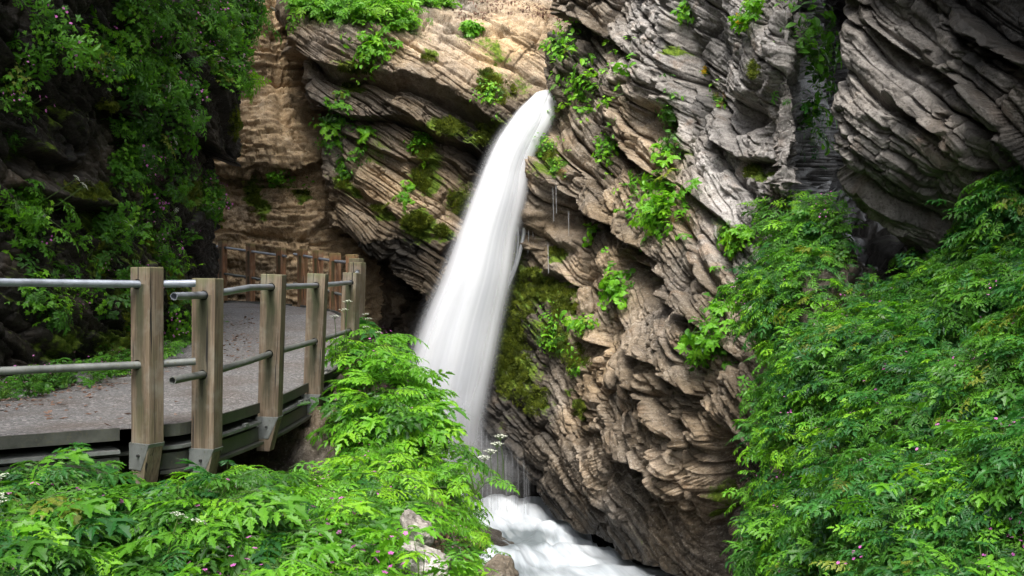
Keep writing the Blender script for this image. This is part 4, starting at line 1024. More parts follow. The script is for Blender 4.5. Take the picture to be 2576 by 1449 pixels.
# prototypes for the uncountable undergrowth (kept out of the scene, drawn as instances)
pr = random.Random(3)
def protos(name, meshes):
    c = bpy.data.collections.new(name)
    for i, me in enumerate(meshes):
        o = bpy.data.objects.new(f'{name}_{i:02d}', me); c.objects.link(o)
    return c
def pinks(mb):
    for _ in range(6):
        a = pr.uniform(0, 6.28); r = pr.uniform(0.02, 0.16); q = (r*math.cos(a), r*math.sin(a), pr.uniform(0.16, 0.30))
        stick(mb, [(0, 0, 0.02), (q[0]*0.4, q[1]*0.4, q[2]*0.6), q], 0.0016, 0.001, 1, 3); fan(mb, q, pr.uniform(0.012, 0.017), 2, pr)
def whites(mb):
    for _ in range(2): umbel(mb, (pr.uniform(-.06, .06), pr.uniform(-.06, .06), 0), pr.uniform(0.34, 0.48), pr, pr.uniform(.025, .045))
P_F = [whole_plant('p', 'feather', FE, [LEAF, STEMM], pr, 0.30) for _ in range(3)]
P_FD = [m.copy() for m in P_F]
for m in P_FD: m.materials[0] = LEAFD
P_FY = [m.copy() for m in P_F]
for m in P_FY: m.materials[0] = LEAFY
P_L = [whole_plant('p', 'lobed', PA, [LEAFY, STEMM], pr, 0.22) for _ in range(2)]
P_LP = [whole_plant('p', 'lobed', PA, [LEAFY, STEMM, PINKM], pr, 0.22, pinks) for _ in range(2)]
P_LG = [m.copy() for m in P_L+P_LP]
for m in P_LG: m.materials[0] = LEAF
P_O = [whole_plant('p', 'oval', OV, [LEAF, STEMM], pr, 0.22) for _ in range(2)]
P_OY = [m.copy() for m in P_O]
for m in P_OY: m.materials[0] = LEAFY
P_W = [whole_plant('p', 'feather', FE, [LEAF, STEMM, WHITEM], pr, 0.28, whites) for _ in range(2)]
P_G = [grass_mesh('p', pr, 40, 0.30, 0.03, GRASSM)]
ALL = P_F+P_FD+P_FY+P_L+P_LP+P_LG+P_O+P_OY+P_W+P_G
KEY = {}
k_ = 0
for nm, L_ in (('F', P_F), ('FD', P_FD), ('FY', P_FY), ('L', P_L), ('LP', P_LP), ('LG', P_LG), ('O', P_O), ('OY', P_OY), ('W', P_W), ('G', P_G)):
    KEY[nm] = list(range(k_, k_+len(L_))); k_ += len(L_)
PROTO = protos('undergrowth_plant', ALL)

def gn_group(coll):
    ng = bpy.data.node_groups.new('scatter', 'GeometryNodeTree')
    ng.interface.new_socket('Geometry', in_out='INPUT', socket_type='NodeSocketGeometry'); ng.interface.new_socket('Geometry', in_out='OUTPUT', socket_type='NodeSocketGeometry')
    gi = ng.nodes.new('NodeGroupInput'); go = ng.nodes.new('NodeGroupOutput'); ci = ng.nodes.new('GeometryNodeCollectionInfo')
    ci.inputs['Collection'].default_value = coll; ci.inputs['Separate Children'].default_value = True; ci.inputs['Reset Children'].default_value = True
    ip = ng.nodes.new('GeometryNodeInstanceOnPoints'); ip.inputs['Pick Instance'].default_value = True
    def at(nm, ty):
        a = ng.nodes.new('GeometryNodeInputNamedAttribute'); a.data_type = ty; a.inputs['Name'].default_value = nm; return a.outputs['Attribute']
    ng.links.new(gi.outputs[0], ip.inputs['Points']); ng.links.new(ci.outputs[0], ip.inputs['Instance'])
    ng.links.new(at('idx', 'INT'), ip.inputs['Instance Index'])
    er_ = ng.nodes.new('FunctionNodeEulerToRotation'); ng.links.new(at('rot', 'FLOAT_VECTOR'), er_.inputs[0]); ng.links.new(er_.outputs[0], ip.inputs['Rotation'])
    ng.links.new(at('scl', 'FLOAT'), ip.inputs['Scale']); ng.links.new(ip.outputs[0], go.inputs[0])
    return ng
NG = gn_group(PROTO)
def scatter(name, pts, rots, scl, idx, ng=None):
    me = bpy.data.meshes.new(name); me.from_pydata([tuple(p) for p in pts], [], [])
    a = me.attributes.new('rot', 'FLOAT_VECTOR', 'POINT'); a.data.foreach_set('vector', np.array(rots, np.float32).reshape(-1))
    a = me.attributes.new('scl', 'FLOAT', 'POINT'); a.data.foreach_set('value', np.array(scl, np.float32))
    a = me.attributes.new('idx', 'INT', 'POINT'); a.data.foreach_set('value', np.array(idx, np.int32))
    o = link(name, me); md = o.modifiers.new('scatter', 'NODES'); md.node_group = ng or NG
    return tag(o, kind='stuff')

def proj(P):
    y = np.maximum(P[:, 1], 0.2); return 1288+F*P[:, 0]/y, 724.5-F*P[:, 2]/y
SURF = {}
def surf(wall):
    if wall not in SURF:
        P, n = WALLS[wall]; px, py = proj(P); SURF[wall] = (P, n, px, py)
    return SURF[wall]
def surf_at(wall, x, y, rad=7):
    P, n, px, py = surf(wall)
    d2 = (px-x)**2+(py-y)**2; k = np.where(d2 < rad*rad)[0]
    if len(k) == 0: k = np.array([int(np.argmin(d2))])
    dist = P[k, 1]; k = k[dist < dist.min()+0.25]
    j = k[int(np.argmin(d2[k]))]
    return P[j], n[j]
def orient(n, rnd, upmix=0.6, spin=True, jit=0.25):
    """rotation matrix whose z leans from the surface normal towards up"""
    z = np.array(n)*(1-upmix)+np.array((0, 0, 1))*upmix+np.array([rnd.gauss(0, jit) for _ in range(3)]); z /= np.linalg.norm(z)
    a = rnd.uniform(0, 2*PI); x = np.array((math.cos(a), math.sin(a), 0.1)); x -= z*(x@z); x /= np.linalg.norm(x); y = np.cross(z, x)
    return Matrix((x, y, z)).transposed()

def plant_object(name, kind, leaves, loc, R, size, rnd, label, cat, group, flowers=None, dense=1.0):
    root = bpy.data.objects.new(name, None); COL.objects.link(root); root.location = loc; root.rotation_euler = R.to_euler(); root.empty_display_size = 0.1
    tag(root, label, cat, group)
    lay, pet = plant_layout(kind, rnd, size)
    for li, M in lay:
        o = bpy.data.objects.new('leaf', leaves[li % len(leaves)]); COL.objects.link(o); o.parent = root; o.matrix_basis = Matrix(M.tolist())
    mb = MB()
    for p in pet: stick(mb, p, 0.0035, 0.0018, 0, 4)
    link('stem', mb.build('stem', [STEMM]), root)
    if flowers:
        fb_ = MB(); flowers(fb_, rnd); link('flower', fb_.build('flower', [WHITEM, STEMM, PINKM, YELLM]), root)
    return root
# ------------------------------------------------------------------ undergrowth and plants on the banks
vr = random.Random(17)
def pick(mix):
    r = vr.random()*sum(w_ for _, w_ in mix)
    for k, w_ in mix:
        r -= w_
        if r <= 0: return vr.choice(KEY[k])
    return vr.choice(KEY[mix[0][0]])
def near_place(px, py):
    if py < 1150: return 'beside the railing posts' if px < 900 else ('on top of the mound beside the fall' if py < 1000 else 'on the mound in front of the fall')
    row = 'just below the walkway' if py < 1260 else ('halfway down the bank' if py < 1400 else 'along the bottom edge')
    col = 'at the far left' if px < 230 else ('under the leaning first post' if px < 480 else ('under the second post' if px < 680 else ('below the dark hollow' if px < 920 else 'beside the stream')))
    return f'{row}, {col}'
def right_place(px, py):
    row = 'high on the right bank' if py < 760 else ('midway up the right bank' if py < 1020 else ('low on the right bank' if py < 1280 else 'at the foot of the right bank'))
    col = 'against the brown cliff' if px < 1960 else ('left of its middle' if px < 2130 else ('in its middle' if px < 2300 else ('right of its middle' if px < 2450 else 'at the right edge')))
    return f'{row}, {col}'
KIND = {}
for k, v in KEY.items():
    for i in v: KIND[i] = k
SPEC = {'F': ('feather', FE), 'FD': ('feather', FED), 'FY': ('feather', FEY), 'W': ('feather', FE), 'L': ('lobed', PA), 'LP': ('lobed', PA)}

def near_bank_points(n):
    pts = []
    P, nn = WALLS['bank_ground']
    G2 = P.reshape(len(gy), len(gx), 3); N2 = nn.reshape(len(gy), len(gx), 3)
    while len(pts) < n:
        d = 2.75+(vr.random()**0.8)*8.2; px = vr.uniform(-420, 1420)
        x = (px-1288)/F*d
        xe_ = np.interp(d, ye, xe); 
        if x > xe_+0.42 or d > 11.2: continue
        dkx = np.interp(d, [q[1] for q in DECK], [q[0] for q in DECK])
        if d > 4.0 and x < dkx+0.22 and d > 6.2: continue
        if x < -1.9 and d > 4.1+ (x+5.2)*0.65-0.25 and d < 6.5: continue        # keep off the deck
        if -2.3 < x < -1.25 and 6.3 < d < 9.0 and x < -1.30-0.1*(9-d): continue  # the dark hollow under the beams
        if 6.2 < d < 9.4 and x < dkx+0.5: continue
        j = int(np.argmin(abs(gx-x))); i = int(np.argmin(abs(gy[::-1]-d)))
        p = G2[i, j]; nrm = N2[i, j]
        ppx, ppy = 1288+F*p[0]/p[1], 724.5-F*p[2]/p[1]
        if 985 < ppx < 1125 and ppy > 1240 and vr.random() < 0.93: continue           # bare stones
        if ppx > 1060 and ppy > 1370 and vr.random() < 0.6: continue
        pts.append((p, nrm, ppx, ppy))
    return pts
NPTS = near_bank_points(2600)
st_p, st_r, st_s, st_i = [], [], [], []
ind = []
for p, nrm, px, py in NPTS:
    right = 1/(1+math.exp(-(px-620)/110)); d = p[1]
    mix = [('F', 0.9-0.3*right), ('FD', 0.75*(1-right)), ('FY', 0.15+1.1*right), ('L', 0.20+0.75*right), ('LP', 0.42+0.40*right), ('W', 0.022), ('LG', 0.30), ('G', 0.04)]
    i = pick(mix)
    s = 0.74*vr.uniform(0.65, 1.35)*(1.0 if KIND[i] not in ('L', 'LP', 'LG') else 0.8)
    if d > 8.2 and px > 800: s *= 1.35
    if px < 900 and d > 5.0: s *= 0.6
    if 300 < px < 640 and d > 4.2: s = min(s, 0.8) if px < 430 else min(1.15, s*1.5)
    if px <= 300 and d > 3.9: s = min(1.0, s*1.5)
    if px < 520 and d <= 4.2: s = min(s*1.05, 0.95)
    if d < 3.4: s *= 0.8
    if px > 1100: s *= 0.6
    R = orient(nrm, vr, 0.75, jit=0.14)
    q = p - np.array((0, 0, 0.02))
    ind.append((i, q, R, s, px, py, d))
# the plants that show largest stand as individuals, the rest is one mass
ind.sort(key=lambda a: -(a[3]/a[6])*(1 if KIND[a[0]] in SPEC else 0.0)*(1.0 if -20 < a[4] < 1260 and a[5] < 1600 else 0.2))
n_f = n_p = 0
from collections import Counter
cnt = Counter()
for i, q, R, s, px, py, d in ind:
    k = KIND[i]
    if k in ('F', 'FD', 'FY', 'W') and n_f < 64 and cnt[k, near_place(px, py)] < 3:
        n_f += 1; cnt[k, near_place(px, py)] += 1
        fl = (lambda mb, rnd: [umbel(mb, (rnd.uniform(-.05, .05), rnd.uniform(-.05, .05), 0), rnd.uniform(.34, .46), rnd, .038, 0) for _ in range(2)]) if k == 'W' else None
        plant_object('feathery_plant', 'feather', SPEC[k][1], q, R, 0.30*s, vr,
                     {'F': 'mid green feathery-leaved plant ', 'FD': 'dark green feathery-leaved plant ', 'FY': 'bright yellow-green feathery-leaved plant ', 'W': 'feathery plant with flat white flower heads '}[k]+near_place(px, py), 'plant',
                     {'F': 'mid green feathery plants below the walkway', 'FD': 'dark green feathery plants at lower left', 'FY': 'bright feathery plants on the near bank', 'W': 'white flowering feathery plants on the near bank'}[k], fl)
    elif k == 'LP' and n_p < 26 and cnt[k, near_place(px, py)] < 3:
        n_p += 1; cnt[k, near_place(px, py)] += 1
        def fl(mb, rnd):
            for _ in range(7):
                a = rnd.uniform(0, 6.28); r = rnd.uniform(0.02, 0.15); t_ = (r*math.cos(a), r*math.sin(a), rnd.uniform(0.15, 0.28))
                stick(mb, [(0, 0, 0.02), (t_[0]*0.4, t_[1]*0.4, t_[2]*0.6), t_], 0.0016, 0.001, 1, 3); fan(mb, t_, rnd.uniform(.011, .016), 2, rnd)
        plant_object('cranesbill', 'lobed', PA, q, R, 0.22*s, vr, 'small lobed-leaf plant dotted with pink flowers '+near_place(px, py), 'plant', 'pink flowering cranesbills on the near bank', fl)
    else:
        st_p.append(q); st_r.append(tuple(R.to_euler())); st_s.append(s); st_i.append(i)
scatter('near_bank_undergrowth', st_p, st_r, st_s, st_i)

# right bank
rb0 = patch(RB, [24, 30, 30, 32, 34, 36, 24], [30, 30, 30, 30, 30, 24, 16]); rn = normals(rb0)
lump = fbm(rb0*1.5+3, 2)
cl_ = 0.15+1.5*sstep(-0.35, 0.2, lump)
lump = lump.reshape(-1)
A_ = cl_*np.linalg.norm(np.cross(np.gradient(rb0, axis=0), np.gradient(rb0, axis=1)), axis=-1)
Pr = rb0.reshape(-1, 3); Nr = rn.reshape(-1, 3); pxr, pyr = proj(Pr)
wt = A_.reshape(-1)*((pxr > 1700) & (pxr < 3400) & (pyr < 1640))*(1.0+0.0*pyr)*np.where(Pr[:, 1] > 8.5, 0.8, 1.2)
# the rock stays bare beside the cleft
wt = wt*np.where(((pxr > 2110) & (pxr < 2300) & (pyr < 690)), 0, 1)*np.where((pxr > 2180) & (pyr < 700-(pxr-2330)*0.82) & (pxr < 2700), 0.0, 1)
ch = RNG.choice(len(Pr), 5400, p=wt/wt.sum())
st_p, st_r, st_s, st_i = [], [], [], []; ind = []
for c in ch:
    p = Pr[c]+np.array((vr.gauss(0, .05), vr.gauss(0, .05), vr.gauss(0, .03))); px, py = pxr[c], pyr[c]
    lf = 1/(1+math.exp((px-2080)/70))
    mix = [('F', 0.9), ('FD', 0.9-0.6*lf), ('FY', 0.14+0.5*lf), ('L', 0.06+0.2*lf), ('LG', 0.6), ('O', 0.6), ('W', 0.006)]
    i = pick(mix); s = vr.uniform(0.32, 0.72)*(0.9 if p[1] < 5 else 1.0)
    nz = Nr[c]; R = orient(nz, vr, vr.uniform(0.45, 0.9), jit=0.28)
    q = p + np.array((0.10, 0.22, -0.16))*0.55 + Nr[c]*0.22*lump[c]
    ind.append((i, q, R, s, px, py, p[1]))
ind.sort(key=lambda a: -(a[3]/a[6])*(1 if KIND[a[0]] in ('F', 'FD', 'FY') else 0.0)*(1.0 if 1750 < a[4] < 2560 and a[5] < 1500 else 0.2))
n_f = 0
for i, q, R, s, px, py, d in ind:
    k = KIND[i]
    if k in ('F', 'FD', 'FY') and n_f < 80 and cnt[k, right_place(px, py)] < 3:
        n_f += 1; cnt[k, right_place(px, py)] += 1
        plant_object('feathery_plant', 'feather', SPEC[k][1], q, R, 0.30*s, vr, {'F': 'mid green feathery-leaved plant ', 'FD': 'dark green feathery-leaved plant ', 'FY': 'bright yellow-green feathery-leaved plant '}[k]+right_place(px, py), 'plant',
                     {'F': 'mid green feathery plants on the right bank', 'FD': 'dark green feathery plants on the right bank', 'FY': 'bright feathery plants on the right bank'}[k])
    else:
        st_p.append(q); st_r.append(tuple(R.to_euler())); st_s.append(s); st_i.append(i)
scatter('right_bank_undergrowth', st_p, st_r, st_s, st_i)

# herbs hanging on the cliffs: masses that nobody could count
def zone(name, wall, blobs_, mix, smin, smax, upmix=0.45, lift=0.02):
    P_, R_, S_, I_ = [], [], [], []
    for (cx, cy, rx, ry, n, ang) in blobs_:
        ca, sa = math.cos(math.radians(ang)), math.sin(math.radians(ang))
        for _ in range(n):
            a = vr.uniform(0, 2*PI); r = math.sqrt(vr.random()); u, v = r*rx*math.cos(a), r*ry*math.sin(a)
            p, nn = surf_at(wall, cx+u*ca-v*sa, cy+u*sa+v*ca)
            R = orient(nn, vr, upmix, jit=0.22)
            P_.append(p+nn*lift); R_.append(tuple(R.to_euler())); S_.append(vr.uniform(smin, smax)); I_.append(pick(mix))
    return scatter(name, P_, R_, S_, I_)
zone('left_cliff_herbs', 'left_cliff', [(450, 60, 170, 80, 130, 10), (570, 110, 60, 110, 90, 0), (340, 180, 90, 80, 70, 25), (430, 280, 70, 110, 60, 20), (330, 400, 60, 100, 46, 10), (420, 400, 60, 90, 40, 0), (535, 500, 26, 70, 26, 0), (60, 540, 60, 80, 26, 0), (180, 120, 100, 90, 26, 0), (250, 620, 60, 60, 18, 0), (20, 250, 30, 120, 14, 0), (600, 30, 60, 60, 60, 0), (330, 560, 80, 60, 26, 0), (430, 640, 60, 80, 22, 0), (300, 740, 90, 60, 22, 0), (120, 760, 90, 60, 22, 0), (470, 800, 50, 60, 26, 0)],
     [('LP', 0.10), ('LG', 1.5), ('O', 1.0), ('F', 0.25), ('W', 0.06), ('L', .9)], 0.5, 1.1, 0.35)
zone('cliff_foot_herbs', 'path', [(60, 985, 90, 22, 26, -8), (200, 955, 120, 24, 40, -10), (340, 920, 110, 22, 34, -12), (440, 870, 60, 26, 26, -20), (540, 815, 40, 12, 8, -20)], [('O', 1), ('LG', 1), ('G', 0.6), ('F', .3)], 0.4, 0.85, 0.8)
zone('upper_slope_herbs', 'back_cliff_folded', [(870, 25, 130, 34, 210, 4), (990, 50, 70, 26, 80, 25), (1080, 10, 60, 14, 50, 0), (790, 20, 60, 30, 50, 0), (1560, 5, 60, 10, 10, 0), (950, -60, 300, 60, 160, 0), (1250, -70, 250, 50, 60, 0)], [('L', 1), ('OY', 0.7), ('FY', 0.5), ('G', .3)], 0.8, 1.6, 0.6)
# ------------------------------------------------------------------ plants on the cliffs that can be told apart
cr_ = random.Random(23)
GRASS1 = grass_mesh('grass_blades', cr_, 26, 0.34, 0.02, GRASSM, 0.75); GRASS2 = grass_mesh('grass_blades', cr_, 22, 0.30, 0.02, DRYM, 0.95)
def spray(fn, mats, name):
    mb = MB()
    for k in range(6):
        az = k*2.4+cr_.uniform(-.4, .4); r = cr_.uniform(0.25, 0.85); z = cr_.uniform(0.0, 0.5)
        p = (r*math.sin(az), r*math.cos(az), z); stick(mb, [(0, 0, -0.1), (p[0]*0.6, p[1]*0.6, p[2]*0.4), p], 0.014, 0.008, 1, 3)
        fn(mb, TR(*p) @ RZ(-az) @ RX(cr_.uniform(-0.7, 0.3)) @ RY(cr_.uniform(-.4, .4)) @ SC(cr_.uniform(0.65, 1.1)))
    return mb.build(name, mats, False)
RS = [spray(lambda mb, M: roundleaf(mb, M, 0.42, LR), [LEAFY, STEMM], 'leaf_spray') for _ in range(3)]
OS = [spray(lambda mb, M: ovalleaf(mb, M, 0.75, LR), [LEAFY, STEMM], 'leaf_spray') for _ in range(3)]
OG = [m.copy() for m in OS]
for m in OG: m.materials[0] = LEAF
PS = [spray(lambda mb, M: palmate(mb, M, 0.8, LR), [LEAFY, STEMM], 'leaf_spray') for _ in range(3)]
def on_wall(wall, cx, cy, rx, ry, n, ang=0):
    ca, sa = math.cos(math.radians(ang)), math.sin(math.radians(ang)); out = []
    for _ in range(n):
        a = cr_.uniform(0, 2*PI); r = min(1.5, abs(cr_.gauss(0, 0.62))); u, v = r*rx*math.cos(a), r*ry*math.sin(a)
        out.append(surf_at(wall, cx+u*ca-v*sa, cy+u*sa+v*ca))
    return out
def clump(name, label, cat, wall, cx, cy, rx, ry, leaves, n, L, group=None, ang=0, out=0.16, up=0.35, grass=0, dry=0, flower=None, nf=0):
    base, bn = surf_at(wall, cx, cy)
    root = bpy.data.objects.new(name, None); COL.objects.link(root); root.location = base; root.empty_display_size = 0.1
    tag(root, label, cat, group)
    st = MB()
    for p, nn in on_wall(wall, cx, cy, rx, ry, n, ang):
        q = p-base; o_ = np.array(nn)+np.array((0, 0, up))+np.array([cr_.gauss(0, .3) for _ in range(3)]); o_ /= np.linalg.norm(o_)
        tip = q+o_*out*cr_.uniform(0.3, 1.1)
        stick(st, [q, (q+tip)/2+np.array((0, 0, 0.02)), tip], 0.003, 0.0015, 0, 3)
        z = np.array(nn)*0.75+np.array((0, 0, 0.75))+np.array([cr_.gauss(0, .35) for _ in range(3)]); z /= np.linalg.norm(z)
        y = np.array(nn)*0.6+np.array((cr_.gauss(0, .6), cr_.gauss(0, .3), -0.35+cr_.gauss(0, .3))); y -= z*(y@z); y /= np.linalg.norm(y); x = np.cross(y, z)
        M = Matrix((x, y, z)).transposed().to_4x4() @ Matrix.Scale(L*cr_.uniform(0.6, 1.25), 4); M.translation = tip
        lm_ = cr_.choice(leaves); o = bpy.data.objects.new('leaf_spray' if lm_.name.startswith('leaf_spray') else 'leaf', lm_); COL.objects.link(o); o.parent = root; o.matrix_basis = M
    if n: link('stem', st.build('stem', [STEMM]), root)
    for k, (cnt, me_) in enumerate(((grass, GRASS1), (dry, GRASS2))):
        for p, nn in on_wall(wall, cx, cy+ry*0.2, rx*0.8, ry*0.8, cnt, ang):
            R = orient(nn, cr_, 0.35, jit=0.2)
            o = link('grass_blades', me_, root, p-base, tuple(R.to_euler()), (cr_.uniform(.6, 1.2),)*3)
    if flower is not None:
        fb_ = MB()
        for p, nn in on_wall(wall, cx, cy-ry*0.3, rx*0.6, ry*0.5, nf, ang): fan(fb_, p-base+np.array(nn)*out, 0.045, 0, cr_); 
        link('flower', fb_.build('flower', [flower]), root)
    return root
C, K, G_ = 'right_cliff', 'back_cliff_folded', 'back_cliff_golden'
clump('broad_leaf_clump', 'big bright broad-leaved clump on the ledge right of the waterfall lip', 'plant', C, 1480, 225, 95, 75, RS+OS, 80, 0.12, ang=-35, out=0.28)
clump('leafy_clump', 'light green leafy clump on the dark corner just above the waterfall lip', 'plant', C, 1415, 120, 40, 70, OS+FEY, 46, 0.17, out=0.22, grass=4)
clump('leafy_clump', 'feathery plant leaning out over the top of the waterfall', 'plant', C, 1398, 285, 26, 36, FE, 16, 0.32, out=0.34)
clump('grassy_tuft', 'bright small-leaved tuft on the mossy knob right of the upper fall', 'plant', C, 1372, 370, 30, 30, OS, 30, 0.10, out=0.14, grass=6)
clump('grassy_tuft', 'grassy tuft hanging under the mossy knob beside the fall', 'plant', C, 1405, 425, 26, 34, OS, 14, 0.09, out=0.12, grass=8, dry=3)
clump('trailing_plant', 'narrow trailing plant in the crack below the big broad-leaved clump', 'plant', C, 1527, 385, 16, 70, OS, 36, 0.11, out=0.12)
clump('hanging_tuft', 'tall grassy tuft hanging in the crack of the pale grey rock', 'plant', C, 1690, 275, 18, 60, OG, 16, 0.11, out=0.12, grass=12)
clump('hanging_tuft', 'grey-green grassy tuft above the large clump in mid cliff', 'plant', C, 1690, 365, 34, 36, OG, 14, 0.12, out=0.14, grass=10, dry=8)
clump('broad_leaf_clump', 'largest bright leafy clump hanging in the middle of the right cliff', 'plant', C, 1665, 545, 78, 80, RS+OS+PS, 90, 0.12, out=0.26, dry=6)
clump('leafy_clump', 'thin upright leafy stems just above the largest clump in mid cliff', 'plant', C, 1660, 455, 44, 30, FEY+PS, 18, 0.20, out=0.30)
clump('hanging_tuft', 'arching grass tuft overhanging the dark rock beside the right bank', 'grass tuft', C, 1825, 585, 30, 30, [], 0, 0.1, grass=16, dry=3)
clump('leafy_clump', 'yellow-green mossy herb clump between the arching grass and right bank', 'plant', C, 1870, 610, 34, 22, OS+PS, 34, 0.12, out=0.14)
clump('broad_leaf_clump', 'bright round-leaved clump hanging low on the cliff like a curtain', 'plant', C, 1555, 735, 36, 66, RS, 52, 0.11, out=0.18)
clump('leafy_clump', 'small herb clump below left of the round-leaved curtain', 'plant', C, 1480, 822, 34, 26, OS+RS, 26, 0.12, out=0.14)
clump('grassy_tuft', 'grassy green herbs on the mossy rock low beside the fall', 'plant', C, 1395, 840, 46, 60, OS, 40, 0.10, out=0.14, grass=14)
clump('grassy_tuft', 'tiny bright grass tuft at the lower edge of the mossy rock', 'plant', C, 1452, 930, 16, 22, OS, 10, 0.09, out=0.10, grass=4)
clump('leafy_clump', 'loose leafy clump on the lower cliff left of the right bank', 'plant', C, 1800, 850, 46, 84, PS+OG+FE, 60, 0.14, out=0.22, dry=4)
clump('flowering_herb', 'herb with orange-yellow flowers near the top of the grey cliff', 'plant', C, 1890, 48, 32, 22, OG+PS, 18, 0.14, out=0.14, flower=YELLM, nf=5)
clump('flowering_herb', 'small orange-yellow flowers alone on the dark rock face', 'flower', C, 1775, 180, 10, 10, OG, 4, 0.05, out=0.06, flower=YELLM, nf=6)
clump('dry_tuft', 'dry straw-coloured tuft in the middle of the grey cliff', 'grass tuft', C, 1805, 245, 28, 24, OS, 8, 0.08, out=0.1, grass=3, dry=9)
clump('hanging_creeper', 'long dark green creeper hanging down beside the dark cleft', 'creeper', C, 2022, 130, 34, 130, FE+OG, 70, 0.17, out=0.26)
clump('hanging_creeper', 'lower hanging fern curtain at the edge of the dark cleft', 'creeper', C, 2030, 320, 34, 80, FED+OG, 46, 0.17, out=0.24, grass=6)
clump('leafy_clump', 'small green sprout at the top edge of the pale cliff', 'plant', C, 1728, 30, 20, 24, OS, 14, 0.13, out=0.12)
clump('leafy_clump', 'tiny bright sprout on the brown ledge left of the largest clump', 'plant', C, 1486, 585, 12, 18, RS, 8, 0.11, out=0.10)
clump('leafy_clump', 'bright herb clump on the slanting ledge of the folded rock', 'plant', K, 935, 130, 44, 46, PS+OS, 60, 0.15, out=0.20, ang=30)
clump('leafy_clump', 'darker leafy clump in the crack between golden wall and folded rock', 'plant', K, 845, 310, 44, 52, PS+OG, 60, 0.15, out=0.18, ang=40)
clump('leafy_clump', 'small bright clump under the dark overhang in the folded rock', 'plant', K, 1055, 365, 24, 28, OS+PS, 30, 0.12, out=0.14)
clump('leafy_clump', 'drooping herbs on the left part of the folded rock', 'plant', K, 870, 430, 34, 46, OG+PS, 34, 0.12, out=0.14)
clump('leafy_clump', 'little herb tuft beside the drooping herbs on the folded rock', 'plant', K, 925, 345, 16, 20, PS, 12, 0.14, out=0.14)
clump('leafy_clump', 'light green tuft near the top of the smooth tan slab', 'plant', K, 1182, 80, 24, 22, OS+PS, 22, 0.15, out=0.16)
clump('leafy_clump', 'mossy herbs at the lower edge of the smooth tan slab', 'plant', K, 1228, 235, 30, 44, OS, 34, 0.11, out=0.12, grass=4)
clump('leafy_clump', 'small tuft at the upper left corner of the folded rock', 'plant', K, 745, 65, 10, 14, OS, 10, 0.12, out=0.10)
clump('leafy_clump', 'faint herb tuft low on the folded rock near the cave', 'plant', K, 1020, 500, 18, 22, PS, 12, 0.12, out=0.12)
clump('leafy_clump', 'scattered small herbs growing under the golden ledge', 'plant', G_, 690, 445, 60, 12, PS+OS, 22, 0.12, out=0.10)
clump('hanging_fern', 'bright fern-like plant hanging from the left cliff before the golden wall', 'fern', 'left_cliff', 612, 195, 16, 40, FEY, 22, 0.30, out=0.20)
clump('leafy_clump', 'dim leafy clump at the left edge of the dark cliff', 'plant', 'left_cliff', 55, 545, 46, 66, OG+PS, 46, 0.10, out=0.14)

# tall flowering plants standing free against dark or water
def stand(px, py, d, H, label, flowers, leaves=FEY, name='flowering_umbel', lay_kind='feather', size=0.30):
    p = np.array(un(px, py, d))
    return plant_object(name, lay_kind, leaves, p, Matrix.Identity(3), size, cr_, label, 'plant', None, flowers)
stand(940, 930, 10.2, 0.8, 'tall white-flowered plant standing against the dark cave mouth', lambda mb, r: [umbel(mb, (r.uniform(-.1, .1), r.uniform(-.1, .1), 0), h, r, .04, 0, 8) for h in (0.55, 0.42, 0.36, 0.5)], FE, size=0.4)
stand(1195, 1235, 7.1, 0.5, 'cream-flowered plant leaning over the drips above the pool', lambda mb, r: [umbel(mb, (0.05+0.05*k, 0, 0.05), 0.16+0.05*k, r, .05, 0, 12) for k in range(4)], FEY, size=0.22)
stand(845, 900, 9.3, 0.5, 'lacy pale plant in front of the fifth post', lambda mb, r: [umbel(mb, (r.uniform(-.1, .1), r.uniform(-.1, .1), 0), h, r, .05, 0, 8) for h in (0.5, 0.42, 0.36)], FEY, size=0.22)

# ------------------------------------------------------------------ stones
def stone(name, label, loc, size, seed, attrs, rot=0.0):
    n, m = 46, 60
    th = np.linspace(0, PI, n)[:, None]; ph = np.linspace(0, 2*PI, m)[None, :]
    D = np.stack([np.sin(th)*np.cos(ph), np.sin(th)*np.sin(ph), np.cos(th)+0*ph], -1)
    Dq = np.sign(D)*np.abs(D)**0.75; Dq /= np.max(np.abs(Dq), axis=-1, keepdims=True)**0.35
    r = 1+0.22*fbm(D*1.3+seed, 3)+0.05*fbm(D*5+seed, 3)
    h, lr = strata(D[..., 2]*size[2]+seed, D[..., 0]*size[0], D[..., 1]*size[1], max(size)*0.5, max(size)*1.2, seed)
    P = Dq*np.array(size)*r[..., None]*(1+0.05*h[..., None]); P[:, -1] = P[:, 0]
    c, s = math.cos(rot), math.sin(rot); P = P@np.array([[c, 0, -s], [0, 1, 0], [s, 0, c]])
    nz = normals(P)[..., 2]
    at = dict(moss=attrs.get('moss', 0)+0.25*np.abs(nz)*(D[..., 2] > 0), lay=np.clip(0.4+lr*0.5, 0, 1), gold=attrs.get('gold', 0), grey=attrs.get('grey', 0), wet_shade=attrs.get('wet_shade', 0))
    me = mesh_grid(name, P, at, ROCK)
    return tag(link(name, me, None, loc), label, 'rock')
stone('boulder', 'pale angular stone poking from the plants beside the stream', un(1040, 1352, 5.0), (0.10, 0.10, 0.10), 3, dict(grey=0.6, moss=0.05), 0.5)
stone('boulder', 'lower pale stone at the bottom edge below the angular one', un(1065, 1432, 4.7), (0.13, 0.12, 0.09), 5, dict(grey=0.85, moss=0.05), 0.3)
stone('boulder', 'brown rough rock jutting towards the stream at the bottom', un(1245, 1472, 5.0), (0.11, 0.2, 0.08), 7, dict(gold=0.0, wet_shade=0.45, moss=0.0), -0.6)
